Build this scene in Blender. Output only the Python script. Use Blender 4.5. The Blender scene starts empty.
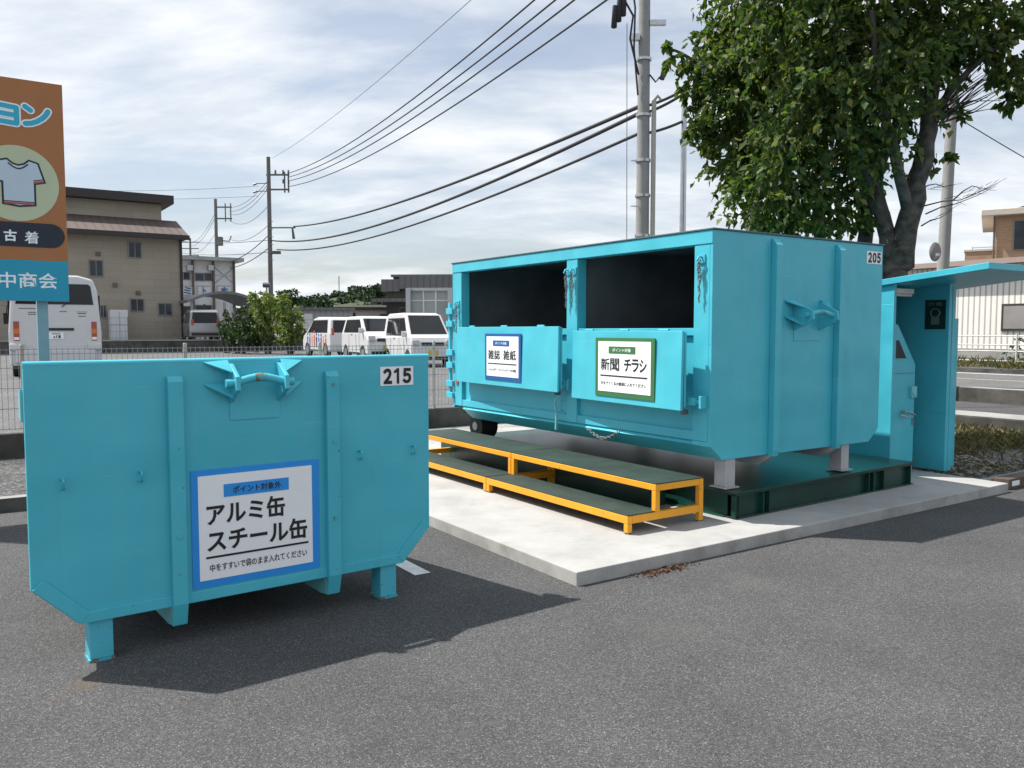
import bpy, bmesh, math, random
import numpy as np
from mathutils import Vector, Matrix

sc = bpy.context.scene
R = math.radians
# ------------------------------------------------------------------ camera
CAM_H = 1.6
PITCH = R(3.69)
FPX = 828.0
cd = bpy.data.cameras.new('camera')
cam = bpy.data.objects.new('camera', cd)
sc.collection.objects.link(cam)
cam.location = (0, 0, CAM_H)
cam.rotation_euler = (R(90) - PITCH, 0, 0)
cd.sensor_width = 36.0
cd.sensor_fit = 'HORIZONTAL'
cd.lens = FPX * 36.0 / 1024.0
cd.clip_start = 0.05
cd.clip_end = 9000
sc.camera = cam
# ------------------------------------------------------------------ light
SUN_AZ = R(-12.0)         # direction the light travels, in plan
SUN_EL = R(57.0)
sc.view_settings.view_transform = 'Standard'
sc.view_settings.look = 'None'
sc.view_settings.gamma = 1.0
sc.view_settings.use_curve_mapping = False
sc.view_settings.exposure = 0.46
sl = bpy.data.lights.new('sun', 'SUN')
sl.energy = 5.0
sl.angle = R(0.6)
sl.color = (1.0, 0.955, 0.89)
sun = bpy.data.objects.new('sun', sl)
sc.collection.objects.link(sun)
ldir = Vector((math.cos(SUN_EL) * math.cos(SUN_AZ), math.cos(SUN_EL) * math.sin(SUN_AZ), -math.sin(SUN_EL)))
sun.rotation_euler = ldir.to_track_quat('-Z', 'Y').to_euler()
sun.location = (-8, 3, 14)

w = bpy.data.worlds.new('World')
sc.world = w
w.use_nodes = True
nt = w.node_tree
nt.nodes.clear()
def wn(t, **k):
    n = nt.nodes.new(t)
    for a, v in k.items():
        setattr(n, a, v)
    return n
def wl(a, b):
    nt.links.new(a, b)
sky = wn('ShaderNodeTexSky', sky_type='NISHITA', sun_disc=False)
sky.sun_elevation = SUN_EL
# direction towards the sun in plan is opposite to the light's travel
sd = (-ldir.x, -ldir.y)
sky.sun_rotation = math.atan2(sd[0], sd[1])
sky.air_density = 1.0
sky.dust_density = 2.0
sky.ozone_density = 1.2
tc = wn('ShaderNodeTexCoord')
sep = wn('ShaderNodeSeparateXYZ')
wl(tc.outputs['Generated'], sep.inputs[0])
zc = wn('ShaderNodeMath', operation='MAXIMUM'); zc.inputs[1].default_value = 0.0
wl(sep.outputs['Z'], zc.inputs[0])
za = wn('ShaderNodeMath', operation='ADD'); za.inputs[1].default_value = 0.22
wl(zc.outputs[0], za.inputs[0])
dx = wn('ShaderNodeMath', operation='DIVIDE'); wl(sep.outputs['X'], dx.inputs[0]); wl(za.outputs[0], dx.inputs[1])
dy = wn('ShaderNodeMath', operation='DIVIDE'); wl(sep.outputs['Y'], dy.inputs[0]); wl(za.outputs[0], dy.inputs[1])
cmb = wn('ShaderNodeCombineXYZ'); wl(dx.outputs[0], cmb.inputs[0]); wl(dy.outputs[0], cmb.inputs[1])
mp = wn('ShaderNodeMapping'); mp.inputs['Rotation'].default_value = (0, 0, R(28)); mp.inputs['Scale'].default_value = (0.62, 1.25, 1.0)
mp.inputs['Location'].default_value = (3.1, 1.7, 0)
wl(cmb.outputs[0], mp.inputs[0])
n1 = wn('ShaderNodeTexNoise'); n1.inputs['Scale'].default_value = 1.5; n1.inputs['Detail'].default_value = 9; n1.inputs['Roughness'].default_value = 0.56; n1.inputs['Distortion'].default_value = 0.35
wl(mp.outputs[0], n1.inputs['Vector'])
r1 = wn('ShaderNodeValToRGB'); r1.color_ramp.elements[0].position = 0.40; r1.color_ramp.elements[1].position = 0.60
wl(n1.outputs['Fac'], r1.inputs[0])
n2 = wn('ShaderNodeTexNoise'); n2.inputs['Scale'].default_value = 3.6; n2.inputs['Detail'].default_value = 8; n2.inputs['Roughness'].default_value = 0.6
wl(mp.outputs[0], n2.inputs['Vector'])
r2 = wn('ShaderNodeValToRGB')
r2.color_ramp.elements[0].position = 0.36; r2.color_ramp.elements[0].color = (5.6, 6.1, 6.7, 1)
r2.color_ramp.elements[1].position = 0.62; r2.color_ramp.elements[1].color = (7.5, 7.7, 7.9, 1)
wl(n2.outputs['Fac'], r2.inputs[0])
# thin blue areas stay pale: clouds cover them at least two thirds
cov = wn('ShaderNodeMapRange'); cov.inputs['To Min'].default_value = 0.34; cov.inputs['To Max'].default_value = 1.0
wl(r1.outputs[0], cov.inputs['Value'])
mx = wn('ShaderNodeMix', data_type='RGBA')
wl(cov.outputs[0], mx.inputs['Factor']); wl(sky.outputs[0], mx.inputs['A']); wl(r2.outputs[0], mx.inputs['B'])
bg = wn('ShaderNodeBackground'); bg.inputs['Strength'].default_value = 0.1
wl(mx.outputs['Result'], bg.inputs['Color'])
wo = wn('ShaderNodeOutputWorld'); wl(bg.outputs[0], wo.inputs['Surface'])

random.seed(7)
rng = np.random.default_rng(11)
# ------------------------------------------------------------------ frames
TH = R(33.884)
CT, ST = math.cos(TH), math.sin(TH)
def L(a, b, z=0.0):
    """lot frame (a to the right and away, b to the left and away) to world"""
    return Vector((a * CT - b * ST, a * ST + b * CT, z))
def ray(px, py):
    x = (px - 512) / FPX; u = -(py - 384) / FPX
    c, s = math.cos(PITCH), math.sin(PITCH)
    return Vector((x, c + u * s, -s + u * c))
def on_b(px, py, b):
    r = ray(px, py); rb = -r.x * ST + r.y * CT; ra = r.x * CT + r.y * ST
    t = b / rb
    return ra * t, CAM_H + r.z * t
def at(px, d, z=0.0):
    """a place d metres ahead of the camera in the direction of column px"""
    return Vector(((px - 512) / FPX * d, d, z))
def zat(py, d):
    r = ray(512, py)
    return CAM_H + r.z / r.y * d

# ------------------------------------------------------------------ materials
def mat(name):
    m = bpy.data.materials.new(name); m.use_nodes = True
    t = m.node_tree
    b = t.nodes.get('Principled BSDF')
    return m, t, b
def simple(name, col, rough=0.5, metal=0.0, var=0.06, scale=6.0, bump=0.0, bscale=60.0, spec=0.5, emit=0.0):
    m, t, b = mat(name)
    b.inputs['Roughness'].default_value = rough
    b.inputs['Metallic'].default_value = metal
    b.inputs['Specular IOR Level'].default_value = spec
    tcn = t.nodes.new('ShaderNodeTexCoord')
    n = t.nodes.new('ShaderNodeTexNoise'); n.inputs['Scale'].default_value = scale; n.inputs['Detail'].default_value = 6
    t.links.new(tcn.outputs['Object'], n.inputs['Vector'])
    rp = t.nodes.new('ShaderNodeValToRGB')
    rp.color_ramp.elements[0].position = 0.3; rp.color_ramp.elements[1].position = 0.7
    rp.color_ramp.elements[0].color = tuple(c * (1 - var) for c in col) + (1,)
    rp.color_ramp.elements[1].color = tuple(min(1, c * (1 + var)) for c in col) + (1,)
    t.links.new(n.outputs['Fac'], rp.inputs[0]); t.links.new(rp.outputs[0], b.inputs['Base Color'])
    if bump:
        n3 = t.nodes.new('ShaderNodeTexNoise'); n3.inputs['Scale'].default_value = bscale; n3.inputs['Detail'].default_value = 4
        t.links.new(tcn.outputs['Object'], n3.inputs['Vector'])
        bp = t.nodes.new('ShaderNodeBump'); bp.inputs['Strength'].default_value = bump; bp.inputs['Distance'].default_value = 0.02
        t.links.new(n3.outputs['Fac'], bp.inputs['Height']); t.links.new(bp.outputs[0], b.inputs['Normal'])
    if emit:
        b.inputs['Emission Color'].default_value = col + (1,); b.inputs['Emission Strength'].default_value = emit
    return m

def mpn2(N, K, tcn):
    m_ = N('ShaderNodeMapping'); m_.inputs['Scale'].default_value = (1.6, 1.6, .55); m_.inputs['Location'].default_value = (3.3, 7.1, 1.9)
    K(tcn.outputs['Object'], m_.inputs[0])
    return m_.outputs[0]
def paint(name, col, rough=0.38, rust=0.0):
    """brushed steel paint: slow tone drift, rain streaks, dents in the sheet, small chips"""
    m, t, b = mat(name)
    N = t.nodes.new; K = t.links.new
    b.inputs['Specular IOR Level'].default_value = 0.45
    tcn = N('ShaderNodeTexCoord')
    n = N('ShaderNodeTexNoise'); n.inputs['Scale'].default_value = 1.7; n.inputs['Detail'].default_value = 5
    K(tcn.outputs['Object'], n.inputs['Vector'])
    rp = N('ShaderNodeValToRGB'); rp.color_ramp.elements[0].position = 0.3; rp.color_ramp.elements[1].position = 0.72
    rp.color_ramp.elements[0].color = (col[0] * .92, col[1] * .93, col[2] * .94, 1)
    rp.color_ramp.elements[1].color = (col[0] * 1.10 + .006, col[1] * 1.05, col[2] * 1.04, 1)
    K(n.outputs['Fac'], rp.inputs[0])
    mpn = N('ShaderNodeMapping'); mpn.inputs['Scale'].default_value = (22, 22, 0.9)
    K(tcn.outputs['Object'], mpn.inputs[0])
    ns = N('ShaderNodeTexNoise'); ns.inputs['Scale'].default_value = 1.0; ns.inputs['Detail'].default_value = 5
    K(mpn.outputs[0], ns.inputs['Vector'])
    rs = N('ShaderNodeMapRange'); rs.inputs['From Min'].default_value = 0.52; rs.inputs['From Max'].default_value = 0.8; rs.inputs['To Max'].default_value = 0.22
    K(ns.outputs['Fac'], rs.inputs['Value'])
    m1 = N('ShaderNodeMix'); m1.data_type = 'RGBA'
    K(rs.outputs[0], m1.inputs['Factor']); K(rp.outputs[0], m1.inputs['A'])
    m1.inputs['B'].default_value = (col[0] * 1.5 + .03, col[1] * 1.0, col[2] * .95, 1)
    nc = N('ShaderNodeTexNoise'); nc.inputs['Scale'].default_value = 34; nc.inputs['Detail'].default_value = 3
    K(tcn.outputs['Object'], nc.inputs['Vector'])
    rc = N('ShaderNodeMapRange'); rc.inputs['From Min'].default_value = 0.755 - rust; rc.inputs['From Max'].default_value = 0.775 - rust
    K(nc.outputs['Fac'], rc.inputs['Value'])
    m2 = N('ShaderNodeMix'); m2.data_type = 'RGBA'
    K(rc.outputs[0], m2.inputs['Factor']); K(m1.outputs['Result'], m2.inputs['A'])
    m2.inputs['B'].default_value = (0.17, 0.15, 0.10, 1)
    # dry scuffs: long thin scratches at two slants, and grey grime blotches
    prev_ = m2.outputs['Result']
    for rot, sc_, th_ in ((R(28), (3, 3, 70), .70), (R(-62), (2.5, 2.5, 90), .715)):
        ms_ = N('ShaderNodeMapping'); ms_.inputs['Rotation'].default_value = (rot, rot * .6, 0); ms_.inputs['Scale'].default_value = sc_
        K(tcn.outputs['Object'], ms_.inputs[0])
        nz = N('ShaderNodeTexNoise'); nz.inputs['Scale'].default_value = 1.0; nz.inputs['Detail'].default_value = 3
        K(ms_.outputs[0], nz.inputs['Vector'])
        rz_ = N('ShaderNodeMapRange'); rz_.inputs['From Min'].default_value = th_; rz_.inputs['From Max'].default_value = th_ + .03; rz_.inputs['To Max'].default_value = .55
        K(nz.outputs['Fac'], rz_.inputs['Value'])
        mz = N('ShaderNodeMix'); mz.data_type = 'RGBA'; K(rz_.outputs[0], mz.inputs['Factor']); K(prev_, mz.inputs['A'])
        mz.inputs['B'].default_value = (col[0] * 1.3 + .10, col[1] * .95 + .06, col[2] * .9 + .06, 1)
        prev_ = mz.outputs['Result']
    ng = N('ShaderNodeTexNoise'); ng.inputs['Scale'].default_value = 3.2; ng.inputs['Detail'].default_value = 9; ng.inputs['Roughness'].default_value = .7
    K(mpn2(N, K, tcn), ng.inputs['Vector'])
    rg = N('ShaderNodeMapRange'); rg.inputs['From Min'].default_value = .56; rg.inputs['From Max'].default_value = .78; rg.inputs['To Max'].default_value = .30
    K(ng.outputs['Fac'], rg.inputs['Value'])
    mg = N('ShaderNodeMix'); mg.data_type = 'RGBA'; K(rg.outputs[0], mg.inputs['Factor']); K(prev_, mg.inputs['A'])
    mg.inputs['B'].default_value = (col[0] * .8 + .05, col[1] * .62 + .02, col[2] * .58 + .02, 1)
    K(mg.outputs['Result'], b.inputs['Base Color'])
    rr = N('ShaderNodeMapRange'); rr.inputs['To Min'].default_value = rough - .08; rr.inputs['To Max'].default_value = rough + .12
    K(n.outputs['Fac'], rr.inputs['Value']); K(rr.outputs[0], b.inputs['Roughness'])
    nb = N('ShaderNodeTexNoise'); nb.inputs['Scale'].default_value = 2.6; nb.inputs['Detail'].default_value = 1
    K(tcn.outputs['Object'], nb.inputs['Vector'])
    b1 = N('ShaderNodeBump'); b1.inputs['Strength'].default_value = 0.34; b1.inputs['Distance'].default_value = 0.06
    K(nb.outputs['Fac'], b1.inputs['Height'])
    nf = N('ShaderNodeTexNoise'); nf.inputs['Scale'].default_value = 140; nf.inputs['Detail'].default_value = 2
    K(tcn.outputs['Object'], nf.inputs['Vector'])
    b2 = N('ShaderNodeBump'); b2.inputs['Strength'].default_value = 0.06; b2.inputs['Distance'].default_value = 0.004
    K(nf.outputs['Fac'], b2.inputs['Height']); K(b1.outputs[0], b2.inputs['Normal']); K(b2.outputs[0], b.inputs['Normal'])
    return m

def asphalt(name, lo, hi, stain=0.25, scale=150.0):
    m, t, b = mat(name)
    N = t.nodes.new; K = t.links.new
    g = N('ShaderNodeNewGeometry')
    v = N('ShaderNodeTexVoronoi'); v.inputs['Scale'].default_value = scale
    K(g.outputs['Position'], v.inputs['Vector'])
    sx = N('ShaderNodeSeparateColor'); K(v.outputs['Color'], sx.inputs[0])
    rp = N('ShaderNodeValToRGB')
    e = rp.color_ramp.elements
    e[0].position = 0.0; e[0].color = (lo, lo * 1.01, lo * 1.06, 1)
    e[1].position = 1.0; e[1].color = (hi * 1.9, hi * 1.9, hi * 1.9, 1)
    x = e.new(0.55); x.color = ((lo + hi) * .5, (lo + hi) * .503, (lo + hi) * .512, 1)
    x = e.new(0.9); x.color = (hi, hi, hi * 1.0, 1)
    K(sx.outputs[0], rp.inputs[0])
    n = N('ShaderNodeTexNoise'); n.inputs['Scale'].default_value = 0.9; n.inputs['Detail'].default_value = 8; n.inputs['Roughness'].default_value = 0.6
    K(g.outputs['Position'], n.inputs['Vector'])
    mr = N('ShaderNodeMapRange'); mr.inputs['From Min'].default_value = 0.3; mr.inputs['From Max'].default_value = 0.7
    mr.inputs['To Min'].default_value = 1 - stain; mr.inputs['To Max'].default_value = 1 + stain
    K(n.outputs['Fac'], mr.inputs['Value'])
    ml = N('ShaderNodeMix'); ml.data_type = 'RGBA'; ml.blend_type = 'MULTIPLY'; ml.inputs['Factor'].default_value = 1
    K(rp.outputs[0], ml.inputs['A']); K(mr.outputs[0], ml.inputs['B'])
    n4 = N('ShaderNodeTexNoise'); n4.inputs['Scale'].default_value = 2.1; n4.inputs['Detail'].default_value = 5
    K(g.outputs['Position'], n4.inputs['Vector'])
    m4 = N('ShaderNodeMapRange'); m4.inputs['From Min'].default_value = 0.63; m4.inputs['From Max'].default_value = 0.75; m4.inputs['To Max'].default_value = 0.18
    K(n4.outputs['Fac'], m4.inputs['Value'])
    mo = N('ShaderNodeMix'); mo.data_type = 'RGBA'
    K(m4.outputs[0], mo.inputs['Factor']); K(ml.outputs['Result'], mo.inputs['A']); mo.inputs['B'].default_value = (hi * 1.35, hi * 1.25, hi * 1.1, 1)
    if name == 'asphalt':
        pv = mo.outputs['Result']
        for cx_, cy_, rad, colr, amt in ((-1.93, 3.66, .10, (.15, .105, .065, 1), .7), (-1.98, 3.52, .05, (.15, .105, .065, 1), .4), (1.7, 4.0, .28, (.035, .035, .036, 1), .35), (-.5, 3.1, .16, (.03, .03, .031, 1), .35), (.9, 4.3, .35, (.16, .155, .15, 1), .3), (1.5, 5.2, .25, (.16, .155, .15, 1), .3), (2.9, 3.9, .5, (.15, .147, .14, 1), .25)):
            ds_ = N('ShaderNodeVectorMath'); ds_.operation = 'DISTANCE'; K(g.outputs['Position'], ds_.inputs[0]); ds_.inputs[1].default_value = (cx_, cy_, 0)
            nn_ = N('ShaderNodeTexNoise'); nn_.inputs['Scale'].default_value = 7; nn_.inputs['Detail'].default_value = 6; K(g.outputs['Position'], nn_.inputs['Vector'])
            ad_ = N('ShaderNodeMath'); ad_.operation = 'MULTIPLY_ADD'; K(nn_.outputs['Fac'], ad_.inputs[0]); ad_.inputs[1].default_value = rad * 1.6; K(ds_.outputs['Value'], ad_.inputs[2])
            mr_ = N('ShaderNodeMapRange'); mr_.inputs['From Min'].default_value = rad * 1.9; mr_.inputs['From Max'].default_value = rad * .9; mr_.inputs['To Max'].default_value = amt * .6; K(ad_.outputs[0], mr_.inputs['Value'])
            mm_ = N('ShaderNodeMix'); mm_.data_type = 'RGBA'; K(mr_.outputs[0], mm_.inputs['Factor']); K(pv, mm_.inputs['A']); mm_.inputs['B'].default_value = colr
            pv = mm_.outputs['Result']
        K(pv, b.inputs['Base Color'])
    else:
        K(mo.outputs['Result'], b.inputs['Base Color'])
    b.inputs['Roughness'].default_value = 0.88
    b.inputs['Specular IOR Level'].default_value = 0.3
    bp = N('ShaderNodeBump'); bp.inputs['Strength'].default_value = 0.7; bp.inputs['Distance'].default_value = 0.006
    K(v.outputs['Distance'], bp.inputs['Height']); K(bp.outputs[0], b.inputs['Normal'])
    return m

def concrete(name, col, var=0.12, dirt=0.35):
    m, t, b = mat(name)
    N = t.nodes.new; K = t.links.new
    g = N('ShaderNodeNewGeometry')
    n = N('ShaderNodeTexNoise'); n.inputs['Scale'].default_value = 1.6; n.inputs['Detail'].default_value = 9; n.inputs['Roughness'].default_value = 0.65
    K(g.outputs['Position'], n.inputs['Vector'])
    rp = N('ShaderNodeValToRGB')
    rp.color_ramp.elements[0].position = 0.28; rp.color_ramp.elements[1].position = 0.66
    rp.color_ramp.elements[0].color = tuple(c * (1 - var * 1.6) for c in col) + (1,)
    rp.color_ramp.elements[1].color = tuple(min(1, c * (1 + var * .5)) for c in col) + (1,)
    K(n.outputs['Fac'], rp.inputs[0])
    n2 = N('ShaderNodeTexNoise'); n2.inputs['Scale'].default_value = 5.5; n2.inputs['Detail'].default_value = 7
    K(g.outputs['Position'], n2.inputs['Vector'])
    mr = N('ShaderNodeMapRange'); mr.inputs['From Min'].default_value = 0.58; mr.inputs['From Max'].default_value = 0.72; mr.inputs['To Max'].default_value = dirt
    K(n2.outputs['Fac'], mr.inputs['Value'])
    mx_ = N('ShaderNodeMix'); mx_.data_type = 'RGBA'
    K(mr.outputs[0], mx_.inputs['Factor']); K(rp.outputs[0], mx_.inputs['A']); mx_.inputs['B'].default_value = (col[0] * .55, col[1] * .52, col[2] * .46, 1)
    n3 = N('ShaderNodeTexNoise'); n3.inputs['Scale'].default_value = 190; n3.inputs['Detail'].default_value = 2
    K(g.outputs['Position'], n3.inputs['Vector'])
    m3 = N('ShaderNodeMix'); m3.data_type = 'RGBA'; m3.blend_type = 'MULTIPLY'; m3.inputs['Factor'].default_value = 0.35
    K(mx_.outputs['Result'], m3.inputs['A']); K(n3.outputs['Fac'], m3.inputs['B'])
    K(m3.outputs['Result'], b.inputs['Base Color'])
    b.inputs['Roughness'].default_value = 0.9; b.inputs['Specular IOR Level'].default_value = 0.25
    bp = N('ShaderNodeBump'); bp.inputs['Strength'].default_value = 0.25; bp.inputs['Distance'].default_value = 0.006
    K(n3.outputs['Fac'], bp.inputs['Height']); K(bp.outputs[0], b.inputs['Normal'])
    return m

def foliage(name, cols, trans=0.35, rough=0.55):
    m, t, b = mat(name)
    N = t.nodes.new; K = t.links.new
    g = N('ShaderNodeNewGeometry')
    rp = N('ShaderNodeValToRGB')
    e = rp.color_ramp.elements
    e[0].position = 0; e[0].color = cols[0] + (1,)
    e[1].position = 1; e[1].color = cols[-1] + (1,)
    for i, c in enumerate(cols[1:-1]):
        x = e.new((i + 1) / (len(cols) - 1)); x.color = c + (1,)
    K(g.outputs['Random Per Island'], rp.inputs[0])
    K(rp.outputs[0], b.inputs['Base Color'])
    b.inputs['Roughness'].default_value = rough; b.inputs['Specular IOR Level'].default_value = 0.35
    tr = N('ShaderNodeBsdfTranslucent')
    mc = N('ShaderNodeMix'); mc.data_type = 'RGBA'; mc.blend_type = 'MULTIPLY'; mc.inputs['Factor'].default_value = 1
    K(rp.outputs[0], mc.inputs['A']); mc.inputs['B'].default_value = (1.5, 1.6, 0.6, 1)
    K(mc.outputs['Result'], tr.inputs[0])
    ms = N('ShaderNodeMixShader'); ms.inputs[0].default_value = trans
    K(b.outputs[0], ms.inputs[1]); K(tr.outputs[0], ms.inputs[2])
    K(ms.outputs[0], t.nodes['Material Output'].inputs['Surface'])
    return m

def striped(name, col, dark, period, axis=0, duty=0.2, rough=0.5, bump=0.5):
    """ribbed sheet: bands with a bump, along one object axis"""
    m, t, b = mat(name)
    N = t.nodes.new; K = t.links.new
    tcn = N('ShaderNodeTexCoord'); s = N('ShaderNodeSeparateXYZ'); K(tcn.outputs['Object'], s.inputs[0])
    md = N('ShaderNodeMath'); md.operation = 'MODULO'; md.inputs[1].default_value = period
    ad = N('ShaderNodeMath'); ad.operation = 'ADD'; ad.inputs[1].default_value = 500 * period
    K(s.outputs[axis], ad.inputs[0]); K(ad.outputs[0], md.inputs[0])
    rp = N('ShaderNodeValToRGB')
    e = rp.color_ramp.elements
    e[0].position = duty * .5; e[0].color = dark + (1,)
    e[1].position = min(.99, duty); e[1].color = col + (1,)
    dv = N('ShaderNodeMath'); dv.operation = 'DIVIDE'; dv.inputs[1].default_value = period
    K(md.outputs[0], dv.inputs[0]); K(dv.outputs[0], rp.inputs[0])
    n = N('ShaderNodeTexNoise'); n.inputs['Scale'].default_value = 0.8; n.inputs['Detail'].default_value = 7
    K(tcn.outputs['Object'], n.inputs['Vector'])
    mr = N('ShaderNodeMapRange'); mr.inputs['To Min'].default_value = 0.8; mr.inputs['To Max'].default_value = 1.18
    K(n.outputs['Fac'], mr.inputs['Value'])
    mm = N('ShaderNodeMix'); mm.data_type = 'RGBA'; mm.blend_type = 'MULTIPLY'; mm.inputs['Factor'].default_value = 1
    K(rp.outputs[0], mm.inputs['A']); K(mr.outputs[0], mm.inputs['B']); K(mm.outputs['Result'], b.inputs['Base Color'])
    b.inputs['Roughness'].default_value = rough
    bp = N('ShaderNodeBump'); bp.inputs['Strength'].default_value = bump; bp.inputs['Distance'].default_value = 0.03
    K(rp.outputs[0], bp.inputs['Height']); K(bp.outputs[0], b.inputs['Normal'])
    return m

def brick(name, c1, c2, mortar, scale, bw=0.5, rh=0.25, axes='XZ'):
    m, t, b = mat(name)
    N = t.nodes.new; K = t.links.new
    tcn = N('ShaderNodeTexCoord'); s = N('ShaderNodeSeparateXYZ'); K(tcn.outputs['Object'], s.inputs[0])
    ad = N('ShaderNodeMath'); ad.operation = 'ADD'; K(s.outputs[0], ad.inputs[0]); K(s.outputs[1], ad.inputs[1])
    c = N('ShaderNodeCombineXYZ'); K(ad.outputs[0], c.inputs[0]); K(s.outputs[2], c.inputs[1])
    br = N('ShaderNodeTexBrick'); br.inputs['Scale'].default_value = scale
    br.inputs['Color1'].default_value = c1 + (1,); br.inputs['Color2'].default_value = c2 + (1,); br.inputs['Mortar'].default_value = mortar + (1,)
    br.inputs['Mortar Size'].default_value = 0.012; br.inputs['Brick Width'].default_value = bw; br.inputs['Row Height'].default_value = rh
    K(c.outputs[0], br.inputs['Vector'])
    n = N('ShaderNodeTexNoise'); n.inputs['Scale'].default_value = 0.5; n.inputs['Detail'].default_value = 7
    K(tcn.outputs['Object'], n.inputs['Vector'])
    mr = N('ShaderNodeMapRange'); mr.inputs['To Min'].default_value = 0.78; mr.inputs['To Max'].default_value = 1.2
    K(n.outputs['Fac'], mr.inputs['Value'])
    mm = N('ShaderNodeMix'); mm.data_type = 'RGBA'; mm.blend_type = 'MULTIPLY'; mm.inputs['Factor'].default_value = 1
    K(br.outputs['Color'], mm.inputs['A']); K(mr.outputs[0], mm.inputs['B']); K(mm.outputs['Result'], b.inputs['Base Color'])
    b.inputs['Roughness'].default_value = 0.8
    return m

def checker_plate(name, col):
    m, t, b = mat(name)
    N = t.nodes.new; K = t.links.new
    tcn = N('ShaderNodeTexCoord')
    mpn = N('ShaderNodeMapping'); mpn.inputs['Rotation'].default_value = (0, 0, R(45)); mpn.inputs['Scale'].default_value = (55, 55, 55)
    K(tcn.outputs['Object'], mpn.inputs[0])
    ck = N('ShaderNodeTexChecker'); ck.inputs['Scale'].default_value = 1.0
    K(mpn.outputs[0], ck.inputs['Vector'])
    n = N('ShaderNodeTexNoise'); n.inputs['Scale'].default_value = 4; n.inputs['Detail'].default_value = 8
    K(tcn.outputs['Object'], n.inputs['Vector'])
    mr = N('ShaderNodeMapRange'); mr.inputs['From Min'].default_value = .3; mr.inputs['From Max'].default_value = .7; mr.inputs['To Min'].default_value = 0.6; mr.inputs['To Max'].default_value = 1.35
    K(n.outputs['Fac'], mr.inputs['Value'])
    ck.inputs['Color1'].default_value = col + (1,); ck.inputs['Color2'].default_value = tuple(c * .66 for c in col) + (1,)
    mm = N('ShaderNodeMix'); mm.data_type = 'RGBA'; mm.blend_type = 'MULTIPLY'; mm.inputs['Factor'].default_value = 1
    K(ck.outputs['Color'], mm.inputs['A']); K(mr.outputs[0], mm.inputs['B']); K(mm.outputs['Result'], b.inputs['Base Color'])
    b.inputs['Roughness'].default_value = 0.62
    bp = N('ShaderNodeBump'); bp.inputs['Strength'].default_value = 0.5; bp.inputs['Distance'].default_value = 0.004
    K(ck.outputs['Fac'], bp.inputs['Height']); K(bp.outputs[0], b.inputs['Normal'])
    return m

TEALC = (0.066, 0.485, 0.60)
M = {}
M['teal'] = paint('turquoise_paint', TEALC, 0.33, 0.02)
M['teal_worn'] = paint('turquoise_paint_worn', (0.075, 0.47, 0.60), 0.45, 0.09)
M['teal_rust'] = paint('turquoise_paint_rubbed', (0.06, 0.42, 0.50), 0.5, 0.22)
M['teal_light'] = simple('pale_turquoise_paint', (0.19, 0.55, 0.60), 0.5, var=.08)
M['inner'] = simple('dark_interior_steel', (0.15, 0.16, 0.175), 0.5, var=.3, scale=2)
M['inner2'] = simple('black_panel', (0.010, 0.012, 0.014), 0.5)
M['roofedge'] = simple('roof_edge_grey', (0.06, 0.13, 0.15), 0.55)
M['grey_steel'] = simple('grey_primer_steel', (0.42, 0.42, 0.43), 0.55, var=.1, scale=9)
M['chain'] = simple('dull_chain', (0.20, 0.21, 0.22), 0.5, 0.7, var=.3, scale=30)
M['zinc'] = simple('zinc_chain', (0.5, 0.51, 0.52), 0.35, 0.9, var=.25, scale=30)
M['black'] = simple('black_rubber', (0.018, 0.018, 0.019), 0.7, var=.2, scale=12)
M['blacksteel'] = simple('black_steel', (0.02, 0.021, 0.023), 0.45)
M['dgreen'] = simple('dark_green_paint', (0.008, 0.046, 0.034), 0.30, var=.25, scale=5, bump=.08, bscale=40)
M['tread'] = checker_plate('green_checker_plate', (0.022, 0.046, 0.036))
M['yellow'] = paint('yellow_orange_paint', (0.80, 0.36, 0.018), 0.42, 0.06)
M['white'] = simple('white_sticker', (0.90, 0.91, 0.92), 0.4, var=.02)
M['ink'] = simple('black_ink', (0.012, 0.012, 0.014), 0.5)
M['blue'] = simple('blue_print', (0.020, 0.29, 0.78), 0.4, var=.04)
M['blue2'] = simple('deep_blue_print', (0.012, 0.10, 0.33), 0.4, var=.06)
M['green'] = simple('green_print', (0.045, 0.17, 0.06), 0.4, var=.06)
M['concrete'] = concrete('pad_concrete', (0.47, 0.468, 0.455), .16, .24)
M['padside'] = concrete('pad_side_concrete', (0.50, 0.49, 0.465), .25, .5)
M['kerb'] = concrete('kerb_concrete', (0.40, 0.395, 0.38), .2, .5)
M['dkkerb'] = concrete('dark_mottled_concrete', (0.13, 0.125, 0.115), .4, .6)  # dark concrete with random blotches, for kerb sides and low walls
M['asphalt'] = asphalt('asphalt', 0.043, 0.112, .17, 190.0)
M['asphalt2'] = asphalt('worn_asphalt', 0.085, 0.165, .15, 60)
M['road'] = asphalt('road_asphalt', 0.085, 0.16, .15, 60)
M['gravel'] = asphalt('gravel_bed', 0.035, 0.13, .3, 45)
M['soil'] = asphalt('weedy_soil', 0.06, 0.17, .4, 30)
M['roadpaint'] = simple('road_paint', (0.72, 0.72, 0.70), 0.7, var=.12, scale=18)
M['mesh'] = simple('galvanised_mesh', (0.30, 0.31, 0.32), 0.5, 0.4, var=.1)
M['fencepost'] = simple('fence_post_beige', (0.42, 0.40, 0.36), 0.5, var=.06)
M['orange'] = simple('orange_print', (0.40, 0.15, 0.048), 0.5, var=.03)
M['signblue'] = simple('sky_blue_print', (0.012, 0.31, 0.47), 0.5, var=.03)
M['signlight'] = simple('bright_blue_print', (0.03, 0.42, 0.60), 0.5, var=.03)
M['cream'] = simple('cream_print', (0.52, 0.55, 0.36), 0.5, var=.02)
M['navy'] = simple('navy_print', (0.010, 0.014, 0.028), 0.45)
M['shirt'] = simple('pale_blue_print', (0.52, 0.60, 0.68), 0.5, var=.02)
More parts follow.
